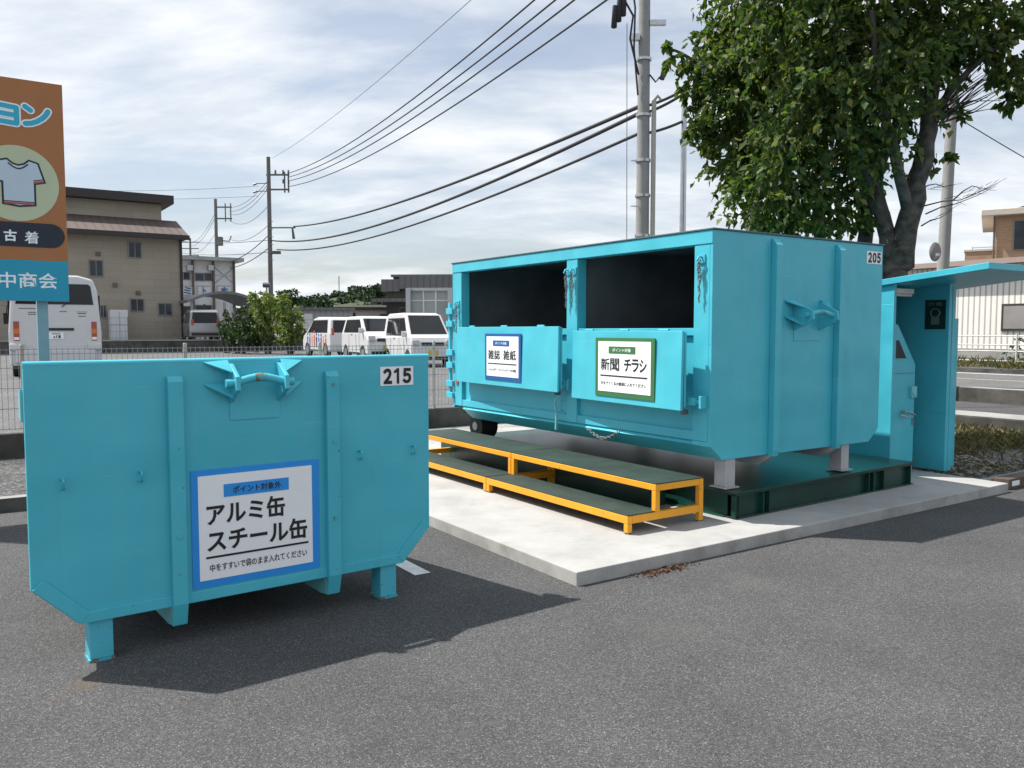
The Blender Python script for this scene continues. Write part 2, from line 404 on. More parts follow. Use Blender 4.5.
M['red'] = simple('red_print', (0.42, 0.08, 0.07), 0.4)
M['orangelamp'] = simple('amber_lens', (0.65, 0.20, 0.02), 0.2)
M['postblue'] = simple('grey_blue_post', (0.20, 0.36, 0.43), 0.5, var=.08)
M['glass'] = simple('dark_glass', (0.012, 0.015, 0.018), 0.08, var=.4, scale=1.3, spec=.35)
M['glass2'] = simple('window_glass', (0.025, 0.034, 0.042), 0.10, var=.6, scale=1.1, spec=.4)
M['carwhite'] = simple('white_car_paint', (0.62, 0.63, 0.64), 0.2, var=.02, spec=.6)
M['silver'] = simple('silver_car_paint', (0.36, 0.36, 0.36), 0.3, 0.4, var=.03)
M['winframe'] = simple('window_frame_grey', (0.20, 0.20, 0.20), 0.4, 0.3)
M['rail'] = simple('grey_white_rail', (0.55, 0.55, 0.54), 0.5, var=.15)
M['rim'] = simple('wheel_rim', (0.45, 0.46, 0.47), 0.35, 0.7)
M['lens'] = simple('headlamp_lens', (0.45, 0.47, 0.48), 0.1, var=.4, scale=9)
M['plate_y'] = simple('yellow_plate', (0.62, 0.42, 0.05), 0.5)
M['tan'] = brick('tan_siding', (0.37, 0.325, 0.265), (0.335, 0.295, 0.24), (0.29, 0.25, 0.20), 1.0, 1.8, 0.42)
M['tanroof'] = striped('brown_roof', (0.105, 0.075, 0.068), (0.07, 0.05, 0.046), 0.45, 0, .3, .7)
M['dkbrown'] = simple('dark_brown_trim', (0.035, 0.027, 0.026), 0.6)
M['wallwhite'] = simple('white_panel_wall', (0.66, 0.67, 0.68), 0.6, var=.08, scale=.7)
M['column'] = simple('brown_column', (0.13, 0.10, 0.08), 0.6)
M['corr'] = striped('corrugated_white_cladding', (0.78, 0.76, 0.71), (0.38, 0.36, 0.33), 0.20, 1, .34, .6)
M['brick'] = brick('orange_brick', (0.46, 0.28, 0.165), (0.38, 0.23, 0.135), (0.42, 0.33, 0.25), 1.0, 0.46, 0.16)
M['eave'] = simple('pale_eave', (0.55, 0.50, 0.42), 0.6)
M['brownroof'] = simple('brown_metal_roof', (0.15, 0.105, 0.08), 0.6, var=.12)
M['greyroof'] = striped('grey_sheet_roof', (0.15, 0.15, 0.15), (0.10, 0.10, 0.10), 0.5, 0, .25, .6)
M['darkwall'] = simple('dark_house_wall', (0.085, 0.078, 0.075), 0.7, var=.15, scale=1)
M['shedgrey'] = striped('grey_shed_sheet', (0.33, 0.34, 0.345), (0.22, 0.22, 0.22), 0.4, 0, .2, .6)
M['beige'] = simple('beige_wall', (0.40, 0.38, 0.35), 0.7, var=.08)
M['glasshouse'] = simple('translucent_panel', (0.34, 0.37, 0.36), 0.45, var=.15, scale=1.2)
M['polegrey'] = concrete('pole_concrete', (0.36, 0.36, 0.35), .12, .3)
M['poledark'] = concrete('old_pole_concrete', (0.20, 0.20, 0.195), .12, .3)
M['steelpole'] = simple('shiny_steel_pole', (0.50, 0.51, 0.52), 0.28, 0.85, var=.08)
M['wire'] = simple('black_wire', (0.02, 0.021, 0.024), 0.6)
M['porcelain'] = simple('insulator', (0.10, 0.10, 0.11), 0.4)
M['bark'] = simple('bark', (0.075, 0.068, 0.058), 0.9, var=.65, scale=9, bump=1.0, bscale=16)
M['barkpale'] = simple('pale_bark', (0.25, 0.235, 0.21), 0.9, var=.35, scale=8, bump=.7, bscale=25)
M['leaf'] = foliage('broad_leaves', [(0.0275, 0.0575, 0.02), (0.04, 0.0825, 0.0238), (0.0575, 0.1063, 0.0287), (0.0813, 0.1313, 0.0325), (0.1375, 0.1812, 0.0425), (0.05, 0.0925, 0.025), (0.0375, 0.075, 0.0225), (0.035, 0.07, 0.0225), (0.0813, 0.125, 0.0325), (0.2, 0.19, 0.06)], .42)
M['leaf2'] = foliage('light_shrub_leaves', [(0.06, 0.11, 0.03), (0.10, 0.15, 0.04), (0.15, 0.19, 0.05), (0.19, 0.22, 0.07)], .35)
M['leaf3'] = foliage('dark_shrub_leaves', [(0.02, 0.045, 0.015), (0.035, 0.07, 0.022), (0.05, 0.09, 0.03)], .25)
M['hillleaf'] = foliage('hill_forest_leaves', [(0.014, 0.034, 0.020), (0.024, 0.050, 0.026), (0.036, 0.066, 0.030), (0.06, 0.09, 0.035)], .1, .8)
M['weed'] = foliage('weeds', [(0.06, 0.065, 0.03), (0.075, 0.09, 0.03), (0.15, 0.13, 0.07), (0.22, 0.18, 0.11), (0.10, 0.08, 0.055)], .25)
M['grass'] = foliage('bank_grass', [(0.05, 0.07, 0.02), (0.08, 0.11, 0.03), (0.15, 0.14, 0.07), (0.21, 0.17, 0.10), (0.12, 0.09, 0.06)], .3)
M['dryleaf'] = foliage('dry_leaves', [(0.14, 0.06, 0.035), (0.09, 0.05, 0.03), (0.20, 0.10, 0.05)], .1)
M['tube'] = simple('lamp_tube_white', (0.75, 0.75, 0.73), 0.4)
M['poster'] = simple('dark_green_poster', (0.008, 0.030, 0.026), 0.4)
M['postergrey'] = simple('poster_grey_print', (0.12, 0.16, 0.16), 0.4)
M['stone'] = foliage('stones', [(0.20, 0.18, 0.16), (0.30, 0.27, 0.23), (0.14, 0.13, 0.12), (0.36, 0.30, 0.25)], .0, .9)

# ------------------------------------------------------------------ mesh helpers
COL = sc.collection
class MB:
    def __init__(self):
        self.bm = bmesh.new()
    def box(self, x0, x1, y0, y1, z0, z1):
        v = [self.bm.verts.new(p) for p in ((x0, y0, z0), (x1, y0, z0), (x1, y1, z0), (x0, y1, z0), (x0, y0, z1), (x1, y0, z1), (x1, y1, z1), (x0, y1, z1))]
        for f in ((0, 3, 2, 1), (4, 5, 6, 7), (0, 1, 5, 4), (1, 2, 6, 5), (2, 3, 7, 6), (3, 0, 4, 7)):
            self.bm.faces.new([v[i] for i in f])
        return self
    def poly(self, pts):
        self.bm.faces.new([self.bm.verts.new(p) for p in pts]); return self
    def prism(self, pts, axis, c0, c1):
        """polygon of 2D points extruded along axis from c0 to c1"""
        def mk(p, c):
            if axis == 'x': return (c, p[0], p[1])
            if axis == 'y': return (p[0], c, p[1])
            return (p[0], p[1], c)
        A = [self.bm.verts.new(mk(p, c0)) for p in pts]
        B = [self.bm.verts.new(mk(p, c1)) for p in pts]
        fs = [self.bm.faces.new(A), self.bm.faces.new(B[::-1])]
        n = len(pts)
        for i in range(n):
            fs.append(self.bm.faces.new((A[i], B[i], B[(i + 1) % n], A[(i + 1) % n])))
        self.fix = True
        return self
    def tube(self, pts, r, seg=8, cap=True):
        pts = [Vector(p) for p in pts]
        rs = r if isinstance(r, (list, tuple)) else [r] * len(pts)
        rings = []
        up = Vector((0, 0, 1))
        prev = None
        for i, p in enumerate(pts):
            t = (pts[min(i + 1, len(pts) - 1)] - pts[max(i - 1, 0)])
            if t.length < 1e-9: t = Vector((0, 0, 1))
            t.normalize()
            if prev is None:
                ref = up if abs(t.z) < 0.9 else Vector((1, 0, 0))
                n = t.cross(ref).normalized()
            else:
                n = (prev - t * prev.dot(t))
                if n.length < 1e-6: n = t.cross(up)
                n.normalize()
            prev = n
            b = t.cross(n)
            rings.append([self.bm.verts.new(p + (n * math.cos(2 * math.pi * k / seg) + b * math.sin(2 * math.pi * k / seg)) * rs[i]) for k in range(seg)])
        for i in range(len(rings) - 1):
            for k in range(seg):
                f = self.bm.faces.new((rings[i][k], rings[i][(k + 1) % seg], rings[i + 1][(k + 1) % seg], rings[i + 1][k]))
                f.smooth = True
        if cap:
            for rg in (rings[0][::-1], rings[-1]):
                self.bm.faces.new([self.bm.verts.new(v.co) for v in rg])
        return self
    def disc(self, c, r, axis='y', t=0.01, seg=24):
        c = Vector(c); d = {'x': Vector((1, 0, 0)), 'y': Vector((0, 1, 0)), 'z': Vector((0, 0, 1))}[axis]
        return self.tube([c - d * t / 2, c + d * t / 2], r, seg)
    def torus(self, c, R_, r, n=Vector((0, 1, 0)), stretch=1.6, up=Vector((0, 0, 1)), seg=10, ring=5):
        n = n.normalized(); a = up.normalized(); b = n.cross(a).normalized()
        pts = [Vector(c) + a * (math.cos(2 * math.pi * k / seg) * R_ * stretch) + b * (math.sin(2 * math.pi * k / seg) * R_) for k in range(seg + 1)]
        return self.tube(pts, r, ring, False)
    def build(self, name, m, parent=None, bevel=0.0, seg=2):
        bmesh.ops.recalc_face_normals(self.bm, faces=self.bm.faces)
        me = bpy.data.meshes.new(name)
        self.bm.to_mesh(me); self.bm.free()
        me.materials.append(m)
        o = bpy.data.objects.new(name, me)
        COL.objects.link(o)
        if parent: o.parent = parent
        if bevel:
            md = o.modifiers.new('bevel', 'BEVEL'); md.width = bevel; md.segments = seg; md.limit_method = 'ANGLE'; md.angle_limit = R(40)
        return o

def box(name, m, parent, x0, x1, y0, y1, z0, z1, bevel=0.0):
    return MB().box(x0, x1, y0, y1, z0, z1).build(name, m, parent, bevel)
def tag(o, label, cat, group=None):
    o['label'] = label; o['category'] = cat
    if group: o['group'] = group
    return o
def thing(name, label, cat, loc=(0, 0, 0), rz=0.0, group=None):
    o = bpy.data.objects.new(name, None); COL.objects.link(o)
    o.empty_display_size = 0.2
    o.location = loc; o.rotation_euler = (0, 0, rz)
    return tag(o, label, cat, group)
def struct(o):
    o['kind'] = 'structure'; return o
def stuff(o):
    o['kind'] = 'stuff'; return o
def dup(root, loc, rz, label):
    r = root.copy(); COL.objects.link(r); r.location = loc; r.rotation_euler = (0, 0, rz); r['label'] = label
    for ch in list(root.children):
        c = ch.copy(); COL.objects.link(c); c.parent = r
        for g in list(ch.children):
            d = g.copy(); COL.objects.link(d); d.parent = c
    return r

def text(name, s, m, parent, u0, u1, z0, z1, depth, face='-y', bold=0.0, ext=0.002):
    """lettering fitted into the box u0..u1, z0..z1 on a face; turned into a mesh"""
    cu = bpy.data.curves.new(name, 'FONT'); cu.body = s; cu.size = 1.0; cu.offset = bold; cu.extrude = 0.01; cu.resolution_u = 3
    o = bpy.data.objects.new(name, cu); COL.objects.link(o)
    dg = bpy.context.evaluated_depsgraph_get(); dg.update()
    me = bpy.data.meshes.new_from_object(o.evaluated_get(dg))
    bpy.data.objects.remove(o, do_unlink=True)
    n = len(me.vertices)
    co = np.zeros(n * 3); me.vertices.foreach_get('co', co); co = co.reshape(-1, 3)
    lo = co.min(0); hi = co.max(0)
    u = (co[:, 0] - lo[0]) / max(1e-6, hi[0] - lo[0]); v = (co[:, 1] - lo[1]) / max(1e-6, hi[1] - lo[1]); k = (co[:, 2] - lo[2]) / max(1e-6, hi[2] - lo[2])
    if face == '-y':
        out = np.c_[u0 + u * (u1 - u0), depth - k * ext, z0 + v * (z1 - z0)]
    else:   # '-x': u0 is the viewer's left (larger y)
        out = np.c_[depth - k * ext, u0 + u * (u1 - u0), z0 + v * (z1 - z0)]
    me.vertices.foreach_set('co', out.ravel()); me.update()
    me.materials.clear(); me.materials.append(m)
    ob = bpy.data.objects.new(name, me); COL.objects.link(ob)
    if parent: ob.parent = parent
    return ob

# ================================================================== GROUND
def sheet(name, pts, z, m):
    b = MB(); b.poly([(p[0], p[1], z) for p in pts]); return struct(b.build(name, m))
BIG = 4000
sheet('parking_lot', [(-BIG, -BIG), (BIG, -BIG), (BIG, BIG), (-BIG, BIG)], 0.0, M['asphalt'])
ZF = 0.36                         # level of the lots beyond the fence
BF = 11.3                         # fence line
AR = 18.9                         # near edge of the raised street on the right
def lot_sheet(name, quad, z, m):
    return sheet(name, [tuple(L(a, b).xy) for a, b in quad], z, m)
lot_sheet('far_lot', [(-BIG, BF + .1), (AR, BF + .1), (AR, BIG), (-BIG, BIG)], ZF, M['asphalt2'])
lot_sheet('street', [(AR + .25, -BIG), (26.4, -BIG), (26.4, BIG), (AR + .25, BIG)], 0.30, M['road'])
lot_sheet('street_edge_line', [(25.6, -200), (25.8, -200), (25.8, 200), (25.6, 200)], 0.304, M['roadpaint'])
lot_sheet('street_lane_line', [(22.6, -200), (22.72, -200), (22.72, 200), (22.6, 200)], 0.304, simple('yellow_road_paint', (0.55, 0.48, 0.28), 0.7))
lot_sheet('right_lot', [(26.4, -BIG), (BIG, -BIG), (BIG, BIG), (26.4, BIG)], 0.42, M['soil'])
def lot_box(name, m, a0, a1, b0, b1, z0, z1, bevel=0.0):
    o = MB().box(a0, a1, b0, b1, z0, z1).build(name, m, None, bevel)
    o.rotation_euler = (0, 0, TH); return struct(o)
lot_box('street_kerb', M['kerb'], AR, AR + .25, -60, 120, -0.05, 0.33, .02)
lot_box('lane_kerb', M['kerb'], 13.25, 13.95, -40, BF, -0.05, 0.27, .03)
# concrete pad
A0, B0 = 4.918, 4.519            # lot coordinates of the big container's near corner
lot_box('bed_kerb', M['kerb'], -30, A0 - 1.76, 8.48, 8.60, -0.05, 0.125, .01)
def dark_sides(o, m):
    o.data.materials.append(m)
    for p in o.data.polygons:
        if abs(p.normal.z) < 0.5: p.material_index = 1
for n_ in ('street_kerb', 'lane_kerb', 'bed_kerb'): dark_sides(bpy.data.objects[n_], M['dkkerb'])  # sides darker than tops; for bed_kerb this puts shade into the colour
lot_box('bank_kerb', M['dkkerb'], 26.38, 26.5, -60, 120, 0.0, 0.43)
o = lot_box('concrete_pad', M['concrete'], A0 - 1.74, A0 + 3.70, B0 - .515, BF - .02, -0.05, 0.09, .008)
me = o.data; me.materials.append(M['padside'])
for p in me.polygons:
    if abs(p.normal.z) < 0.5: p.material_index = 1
# planting strip and its kerb on the left, weedy bed on the right
lot_box('gravel_bed', M['gravel'], -30, A0 - 1.76, 8.60, BF, -0.05, 0.10)
lot_box('weed_bed', M['soil'], A0 + 3.71, 13.25, 4.35, BF, -0.04, 0.05)
lot_box('bed_edging', M['kerb'], A0 + 3.71, 13.25, 4.27, 4.35, -0.04, 0.07, .005)
# painted stall lines
lot_sheet('stall_line', [(2.44, 4.77), (2.555, 4.77), (2.555, 8.2), (2.44, 8.2)], 0.004, M['roadpaint'])
lot_sheet('stall_line_end', [(0.50, 8.05), (0.66, 8.05), (0.66, 8.35), (0.50, 8.35)], 0.004, M['roadpaint'])

# ================================================================== shared pieces
def hook_assembly(root, x0, x1, zc, zplate, proj=0.13, h=0.12, m='teal'):
    """lifting bar between two cheek plates with gussets, on a face looking to -y"""
    for x in (x0, x1):
        b = MB(); b.prism([(0, zc + h * .7), (-.03, zc + h * .7), (-proj, zc + .02), (-proj - .01, zc - .05), (-proj + .03, zc - h * .55), (0, zc - h * 1.05)], 'x', x - .011, x + .011)
        b.build('cheek_plate', M[m], root, .003)
    for sx, x in ((-1, x0), (1, x1)):
        for A_, B_, C_ in (((sx * .125, -.001, zc + h * .72), (0, -.001, zc + h * .80), (0, -proj * .62, zc + h * .28)), ((sx * .125, -.001, zc - h * .22), (0, -.001, zc - h * .20), (0, -proj * .62, zc - h * .80))):
            b = MB(); xo = x + sx * .011
            P3 = [Vector((xo + q[0], q[1], q[2])) for q in (A_, B_, C_)]
            nn_ = (P3[1] - P3[0]).cross(P3[2] - P3[0]).normalized() * .010
            if nn_.y > 0: nn_ = -nn_
            lo_ = [b.bm.verts.new(p) for p in P3]; hi_ = [b.bm.verts.new(p + nn_) for p in P3]
            b.bm.faces.new(lo_); b.bm.faces.new(hi_[::-1])
            for i in range(3): b.bm.faces.new((lo_[i], lo_[(i + 1) % 3], hi_[(i + 1) % 3], hi_[i]))
            b.build('gusset', M[m], root, .0015)
    pts = []
    for k in range(13):
        t = k / 12; pts.append((x0 - .05 + (x1 - x0 + .1) * t, -proj + .045, zc - .015 + .028 * math.sin(math.pi * min(1, max(0, (t - .15) / .7)))))
    MB().tube(pts, 0.0215, 12).build('lifting_bar', M[m], root)
    MB().tube([pts[5], pts[6], pts[7]], 0.0222, 12, False).build('worn_steel', M['teal_rust'], root)
    MB().box(x0 - .005, x1 + .005, -.006, 0, zplate, zc + h * .6).build('backing_plate', M[m], root, .002)

# ================================================================== CONTAINER 215 (cans)
cB = thing('recycling_container', 'low turquoise metal skip numbered 215 with a lifting bar and blue bordered cans notice', 'skip', (-2.218, 3.748, 0), R(36.98))
WB, HB = 2.145, 1.442
b = MB(); b.prism([(0, .40), (.194, .205), (1.955, .205), (2.14, .40), (2.14, HB), (0, HB)], 'y', 0, .035)
b.build('front_plate', M['teal'], cB, .004)
# raised border along the bottom
b = MB()
def strip(b, p, q, w_, y0, y1):
    p = Vector((p[0], 0, p[1])); q = Vector((q[0], 0, q[1])); d = (q - p).normalized(); n = Vector((-d.z, 0, d.x)) * w_
    b.prism([(p.x, p.z), (q.x, q.z), ((q + n).x, (q + n).z), ((p + n).x, (p + n).z)], 'y', y0, y1)
strip(b, (0.004, .402), (.197, .208), .062, -.013, -.0005)
b.build('edge_strip', M['teal'], cB, .003)
b = MB(); strip(b, (1.952, .208), (2.136, .402), .062, -.013, -.0005); b.build('edge_strip', M['teal'], cB, .003)
b = MB(); strip(b, (.2, .204), (1.95, .204), .055, -.011, -.0005); b.build('edge_strip', M['teal'], cB, .003)
b = MB(); b.tube([(0.0, .016, HB), (WB, .016, HB)], .0175, 8); b.build('top_rail', M['teal'], cB)
# two vertical ribs running down into skids
for x0, x1 in ((.617, .690), (1.458, 1.535)):
    b = MB(); b.prism([(-.0005, 1.373), (-.02, 1.373), (-.038, 1.345), (-.038, .215), (-.006, .10), (-.0005, .10)], 'x', x0, x1)
    b.build('rib', M['teal'], cB, .005)
    b = MB(); b.prism([(.036, .20), (.0, .10), (.10, .085), (1.5, .085), (1.5, .20)], 'x', x0 + .004, x1 - .004)
    b.build('skid', M['teal_light'], cB, .004)
# feet
for x0 in (.238, 1.806):
    b = MB(); b.box(x0, x0 + .106, .012, .13, .012, .215); b.build('foot', M['teal_worn'], cB, .004)
    b = MB(); b.box(x0 - .006, x0 + .112, .006, .136, .0, .012); b.build('foot_plate', M['teal_rust'], cB)
# body behind the front plate, tapering backwards
b = MB()
bm = b.bm
def shell(b, F0, F1, t=.02):
    """open-topped box from front rectangle F0 to back rectangle F1: (x0,x1,y,z0,z1)"""
    x0, x1, y, z0, z1 = F0; X0, X1, Y, Z0, Z1 = F1
    b.prism([(x0, y), (X0, Y), (X0 + t, Y), (x0 + t, y)], 'z', z0, z1)
    b.prism([(x1, y), (X1, Y), (X1 - t, Y), (x1 - t, y)], 'z', z0, z1)
    b.box(X0 + t + .001, X1 - t - .001, Y - t, Y, z0, z1)
    b.prism([(x0 + t + .001, y), (X0 + t + .001, Y - t - .001), (X1 - t - .001, Y - t - .001), (x1 - t - .001, y)], 'z', z0, z0 + t)
shell(b, (.035, 2.105, .036, .45, 1.22), (.34, 1.80, 1.75, .45, 1.22))
b.prism([(.25, .036), (.42, 1.74), (1.72, 1.74), (1.89, .036)], 'z', .21, .449)
b.build('body', M['teal'], cB, .004)
for xl in (-.012, WB - .028):
    b = MB(); b.prism([(.036, 1.335), (.075, 1.325), (.10, 1.20), (.036, 1.18)], 'x', xl, xl + .04); b.build('side_lug', M['teal_light'], cB, .004)
hook_assembly(cB, .935, 1.195, 1.345, 1.132)
# small rope hooks
for x in (.143, .484, 1.669, 2.021):
    b = MB(); b.tube([(x, 0, .905), (x, -.035, .912), (x, -.042, .895)], .007, 6); b.tube([(x, 0, .86), (x, -.03, .862), (x, -.036, .885)], .006, 6)
    b.build('rope_hook', M['teal'], cB)
# weld studs
for x, z in ((.615 + .041, .565), (1.5, .98), (1.5, .545), (1.5, 1.30)):
    MB().disc((x, -.041, z), .012, 'y', .006, 10).build('bolt_head', M['teal_worn'], cB)
# number and notice
b = MB(); b.box(1.811, 2.031, -.0035, -.0008, 1.276, 1.388); npB = b.build('number_plate', M['white'], cB)
def digit_one(parent, u0, u1, z0, z1, y):
    w_ = u1 - u0; st_ = w_ * .45
    MB().prism([(u1 - st_, z0), (u1, z0), (u1, z1), (u1 - st_ * .8, z1), (u0, z1 - (z1 - z0) * .18), (u0, z1 - (z1 - z0) * .32), (u1 - st_, z1 - (z1 - z0) * .26)], 'y', y - .002, y).build('number', M['ink'], parent)
digit_one(npB, 1.900, 1.934, 1.286, 1.378, -.0042)
for s_, u0, u1 in (('２', 1.828, 1.886), ('５', 1.957, 2.016)): text('number', s_, M['ink'], npB, u0, u1, 1.286, 1.378, -.0042, '-y', .05)
b = MB(); b.box(.722, 1.417, -.006, -.0012, .268, .884); sgB = b.build('notice_board', M['blue'], cB, .001)
box('white_panel', M['white'], sgB, .757, 1.374, -.0085, -.0062, .307, .853)
box('heading_bar', M['blue'], sgB, .887, 1.240, -.0105, -.0087, .733, .800)
text('heading', 'ポイント対象外', M['ink'], sgB, .935, 1.195, .747, .786, -.0107, '-y', .004)
text('lettering', 'アルミ缶', M['ink'], sgB, .797, 1.216, .592, .708, -.0087, '-y', .027)
text('lettering', 'スチール缶', M['ink'], sgB, .797, 1.342, .452, .568, -.0087, '-y', .027)
box('rule_line', M['ink'], sgB, .790, 1.348, -.0105, -.0087, .419, .430)
text('small_lettering', '中をすすいで袋のまま入れてください', M['ink'], sgB, .808, 1.338, .348, .388, -.0087, '-y', .006)

# ================================================================== CONTAINER 205 (paper)
cA = thing('paper_container', 'tall turquoise container numbered 205 with two open hatches for magazines and newspapers', 'container', (1.5645, 6.4934, 0), TH)
LA, WA, HA = 4.07, 2.27, 2.385
ZB, ZC = .565, .685
prof = [(0, ZC), (.145, ZB), (WA - .145, ZB), (WA, ZC), (WA, HA), (0, HA)]
b = MB(); b.prism(prof, 'y', 0, .03); b.build('end_wall', M['teal'], cA, .004)
b = MB(); b.prism([(0, ZC), (WA, ZC), (WA, HA), (0, HA)], 'y', LA - .03, LA); b.build('end_wall', M['teal'], cA, .004)
b = MB(); b.box(WA - .03, WA, .0305, LA - .0305, ZC, HA); b.build('rear_wall', M['teal'], cA)
b = MB(); b.box(.147, WA - .147, .0305, LA - .2, ZB, ZB + .03); b.build('floor', M['teal'], cA)
for xs, pl in (('l', [(0.001, ZC), (.146, ZB), (.165, ZB + .028), (.03, ZC + .03)]), ('r', [(WA - .001, ZC), (WA - .146, ZB), (WA - .165, ZB + .028), (WA - .03, ZC + .03)])):
    b = MB(); b.prism(pl, 'y', .0305, LA - .22); b.build('sill_plate', M['teal'], cA)
# hatch side: columns, post, head and lower panel
b = MB(); b.box(0, .11, .0305, .195, ZC + .031, 2.278); b.build('corner_column', M['teal'], cA, .004)
b = MB(); b.box(-.004, .10, .0005, .195, ZC - .005, ZC + .03); b.build('column_foot', M['teal'], cA, .003)
b = MB(); b.box(0, .11, 3.865, LA - .0305, ZC + .031, 2.278); b.build('corner_column', M['teal'], cA, .004)
b = MB(); b.box(0, .11, 1.695, 1.86, ZC + .031, 2.278); b.build('centre_post', M['teal'], cA, .004)
b = MB(); b.box(-.006, .11, .002, LA - .002, 2.279, HA - .002); b.build('head_beam', M['teal'], cA, .004)
b = MB(); b.box(.04, .06, .196, 1.694, .79, 1.60); b.build('lower_panel', M['teal'], cA)
b = MB(); b.box(.04, .06, 1.861, 3.864, .79, 1.60); b.build('lower_panel', M['teal'], cA)
b = MB(); b.box(.012, .11, .196, 1.694, 1.56, 1.62); b.box(.012, .11, 1.861, 3.864, 1.56, 1.62); b.build('hatch_sill', M['teal'], cA, .003)
b = MB(); b.box(.005, .07, .196, 1.694, ZC + .031, .79); b.box(.005, .07, 1.861, 3.864, ZC + .031, .79); b.build('lower_rail', M['teal'], cA, .004)
# roof with a dark edge
b = MB(); b.box(-.014, WA + .012, -.012, LA + .012, HA, HA + .014); b.build('roof', M['roofedge'], cA, .003)
# dark inside
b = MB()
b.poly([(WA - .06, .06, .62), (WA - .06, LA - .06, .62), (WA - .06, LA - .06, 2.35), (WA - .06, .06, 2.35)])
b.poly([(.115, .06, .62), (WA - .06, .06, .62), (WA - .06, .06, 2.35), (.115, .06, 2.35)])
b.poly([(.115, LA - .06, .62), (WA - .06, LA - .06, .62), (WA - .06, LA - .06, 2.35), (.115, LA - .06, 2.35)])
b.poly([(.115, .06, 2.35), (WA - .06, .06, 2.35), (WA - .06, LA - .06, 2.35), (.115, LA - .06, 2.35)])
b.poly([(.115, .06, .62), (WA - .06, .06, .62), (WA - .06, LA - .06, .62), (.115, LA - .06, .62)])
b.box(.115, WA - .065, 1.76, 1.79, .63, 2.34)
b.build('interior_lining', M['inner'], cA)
b = MB(); b.box(WA - .13, WA - .065, 1.80, LA - .07, 1.86, 1.92); b.build('inner_rail', M['grey_steel'], cA)
for y_ in (.55, 1.15, 2.35, 3.0, 3.55):
    b = MB(); b.box(WA - .10, WA - .0605, y_, y_ + .06, .64, 2.33); b.build('inner_stiffener', M['inner'], cA)
b = MB(); b.tube([(WA - .12, 2.55, 2.06), (WA - .12, 2.55, 2.16)], .035, 10); b.build('inner_tag', M['red'], cA)
b = MB(); b.tube([(WA - .12, 2.55, 2.17), (WA - .12, 2.55, 2.22)], .03, 10); b.build('inner_tag', M['teal_light'], cA)
# hatch doors, dropped open and hanging in front of the lower panel
def hatch(yf, ln, ang, zt, zb, border, l0, l1, zl0, zl1, head, lines, small, tilt):
    """hinged leaf: y runs from 0 (far edge) to -ln (near edge), swung out a little at the near edge"""
    b = MB()
    b.prism([(0, zt), (-.025, zt), (-.025 - tilt, zb), (-tilt, zb)], 'y', -ln, 0)
    b.box(.001, .022, -ln, -ln + .03, zb + .03, zt - .01); b.box(.001, .022, -.03, 0, zb + .03, zt - .01)
    d = b.build('hatch_door', M['teal'], cA, .004)
    d.location = (-.05, yf, 0); d.rotation_euler = (0, 0, -ang)
    for k in range(3):
        yy = -ln * (.16 + .34 * k)
        MB().tube([(-.006, yy - .06, zt + .006), (-.006, yy + .06, zt + .006)], .010, 8).build('hinge', M['teal'], d)
    X = -.0255 - tilt * .5
    y0, y1 = -l1, -l0
    s = MB().box(X - .012, X - .001, y0, y1, zl0, zl1).build('notice_board', border, d, .001)
    W_, H_ = y1 - y0, zl1 - zl0
    def yy(f): return y1 - f * W_          # f from the viewer's left
    def zz(f): return zl0 + f * H_
    X -= .006
    box('white_panel', M['white'], s, X - .0085, X - .0062, yy(.945), yy(.055), zz(.085), zz(.94))
    box('heading_bar', border, s, X - .0105, X - .0087, yy(.70), yy(.245), zz(.735), zz(.855))
    text('heading', head, M['white'], s, yy(.315), yy(.63), zz(.765), zz(.825), X - .0107, '-x', .004)
    n = len(lines.replace(' ', '')); half = lines.split(' ')
    if len(half[1]) == 2: spans = ((.10, .455), (.535, .89))
    else: spans = ((.10, .44), (.51, .89))
    for word, (f0, f1) in zip(half, spans):
        k = len(word); step = (f1 - f0) / k
        for i_, ch_ in enumerate(word):
            text('lettering', ch_, M['ink'], s, yy(f0 + step * (i_ + .03)), yy(f0 + step * (i_ + .95)), zz(.445), zz(.655), X - .0087, '-x', .011 if ord(ch_) > 0x4000 else .022)
    box('rule_line', M['ink'], s, X - .0105, X - .0087, yy(.895), yy(.10), zz(.345), zz(.368))
    text('small_lettering', small, M['ink'], s, yy(.11), yy(.88), zz(.20), zz(.26), X - .0087, '-x', .002)
    return d
hatch(3.835, 2.08, R(2.7), 1.640, 1.012, M['blue2'], .69, 1.43, 1.072, 1.568, 'ポイント対象', '雑誌 雑紙', 'シュレッダー・ティッシュケースも可能', .012)
hatch(1.665, 1.515, R(3.4), 1.598, .965, M['green'], .39, 1.205, 1.018, 1.537, 'ポイント対象', '新聞 チラシ', 'ひもでくくるか紙袋に入れてください', .012)
# door stays
for y, z in ((1.80, 1.085), (.10, 1.035)):
    b = MB(); b.box(-.085, -.001, y - .01, y + .10, z - .028, z + .028); b.tube([(-.05, y - .055, z), (-.05, y + .02, z)], .018, 8)
    b.box(-.075, -.0005, y - .065, y - .04, z - .05, z + .05)
    b.build('door_stay', M['teal'], cA, .003)
    b = MB(); b.box(-.09, -.03, y + .11, y + .14, z - .11, z - .07); b.build('stay_end', M['inner'], cA)
def chain(name, pts, parent, m, r=.012):
    b = MB(); pts = [Vector(p) for p in pts]
    for i in range(len(pts) - 1):
        c = (pts[i] + pts[i + 1]) / 2; d = (pts[i + 1] - pts[i]).normalized()
        n = Vector((1, 0, .01)) if i % 2 else Vector((.01, 1, 0))
        n = (n - d * n.dot(d)).normalized()
        b.torus(c, r, r * .32, n, 1.75, d, 10, 5)
    return b.build(name, m, parent)
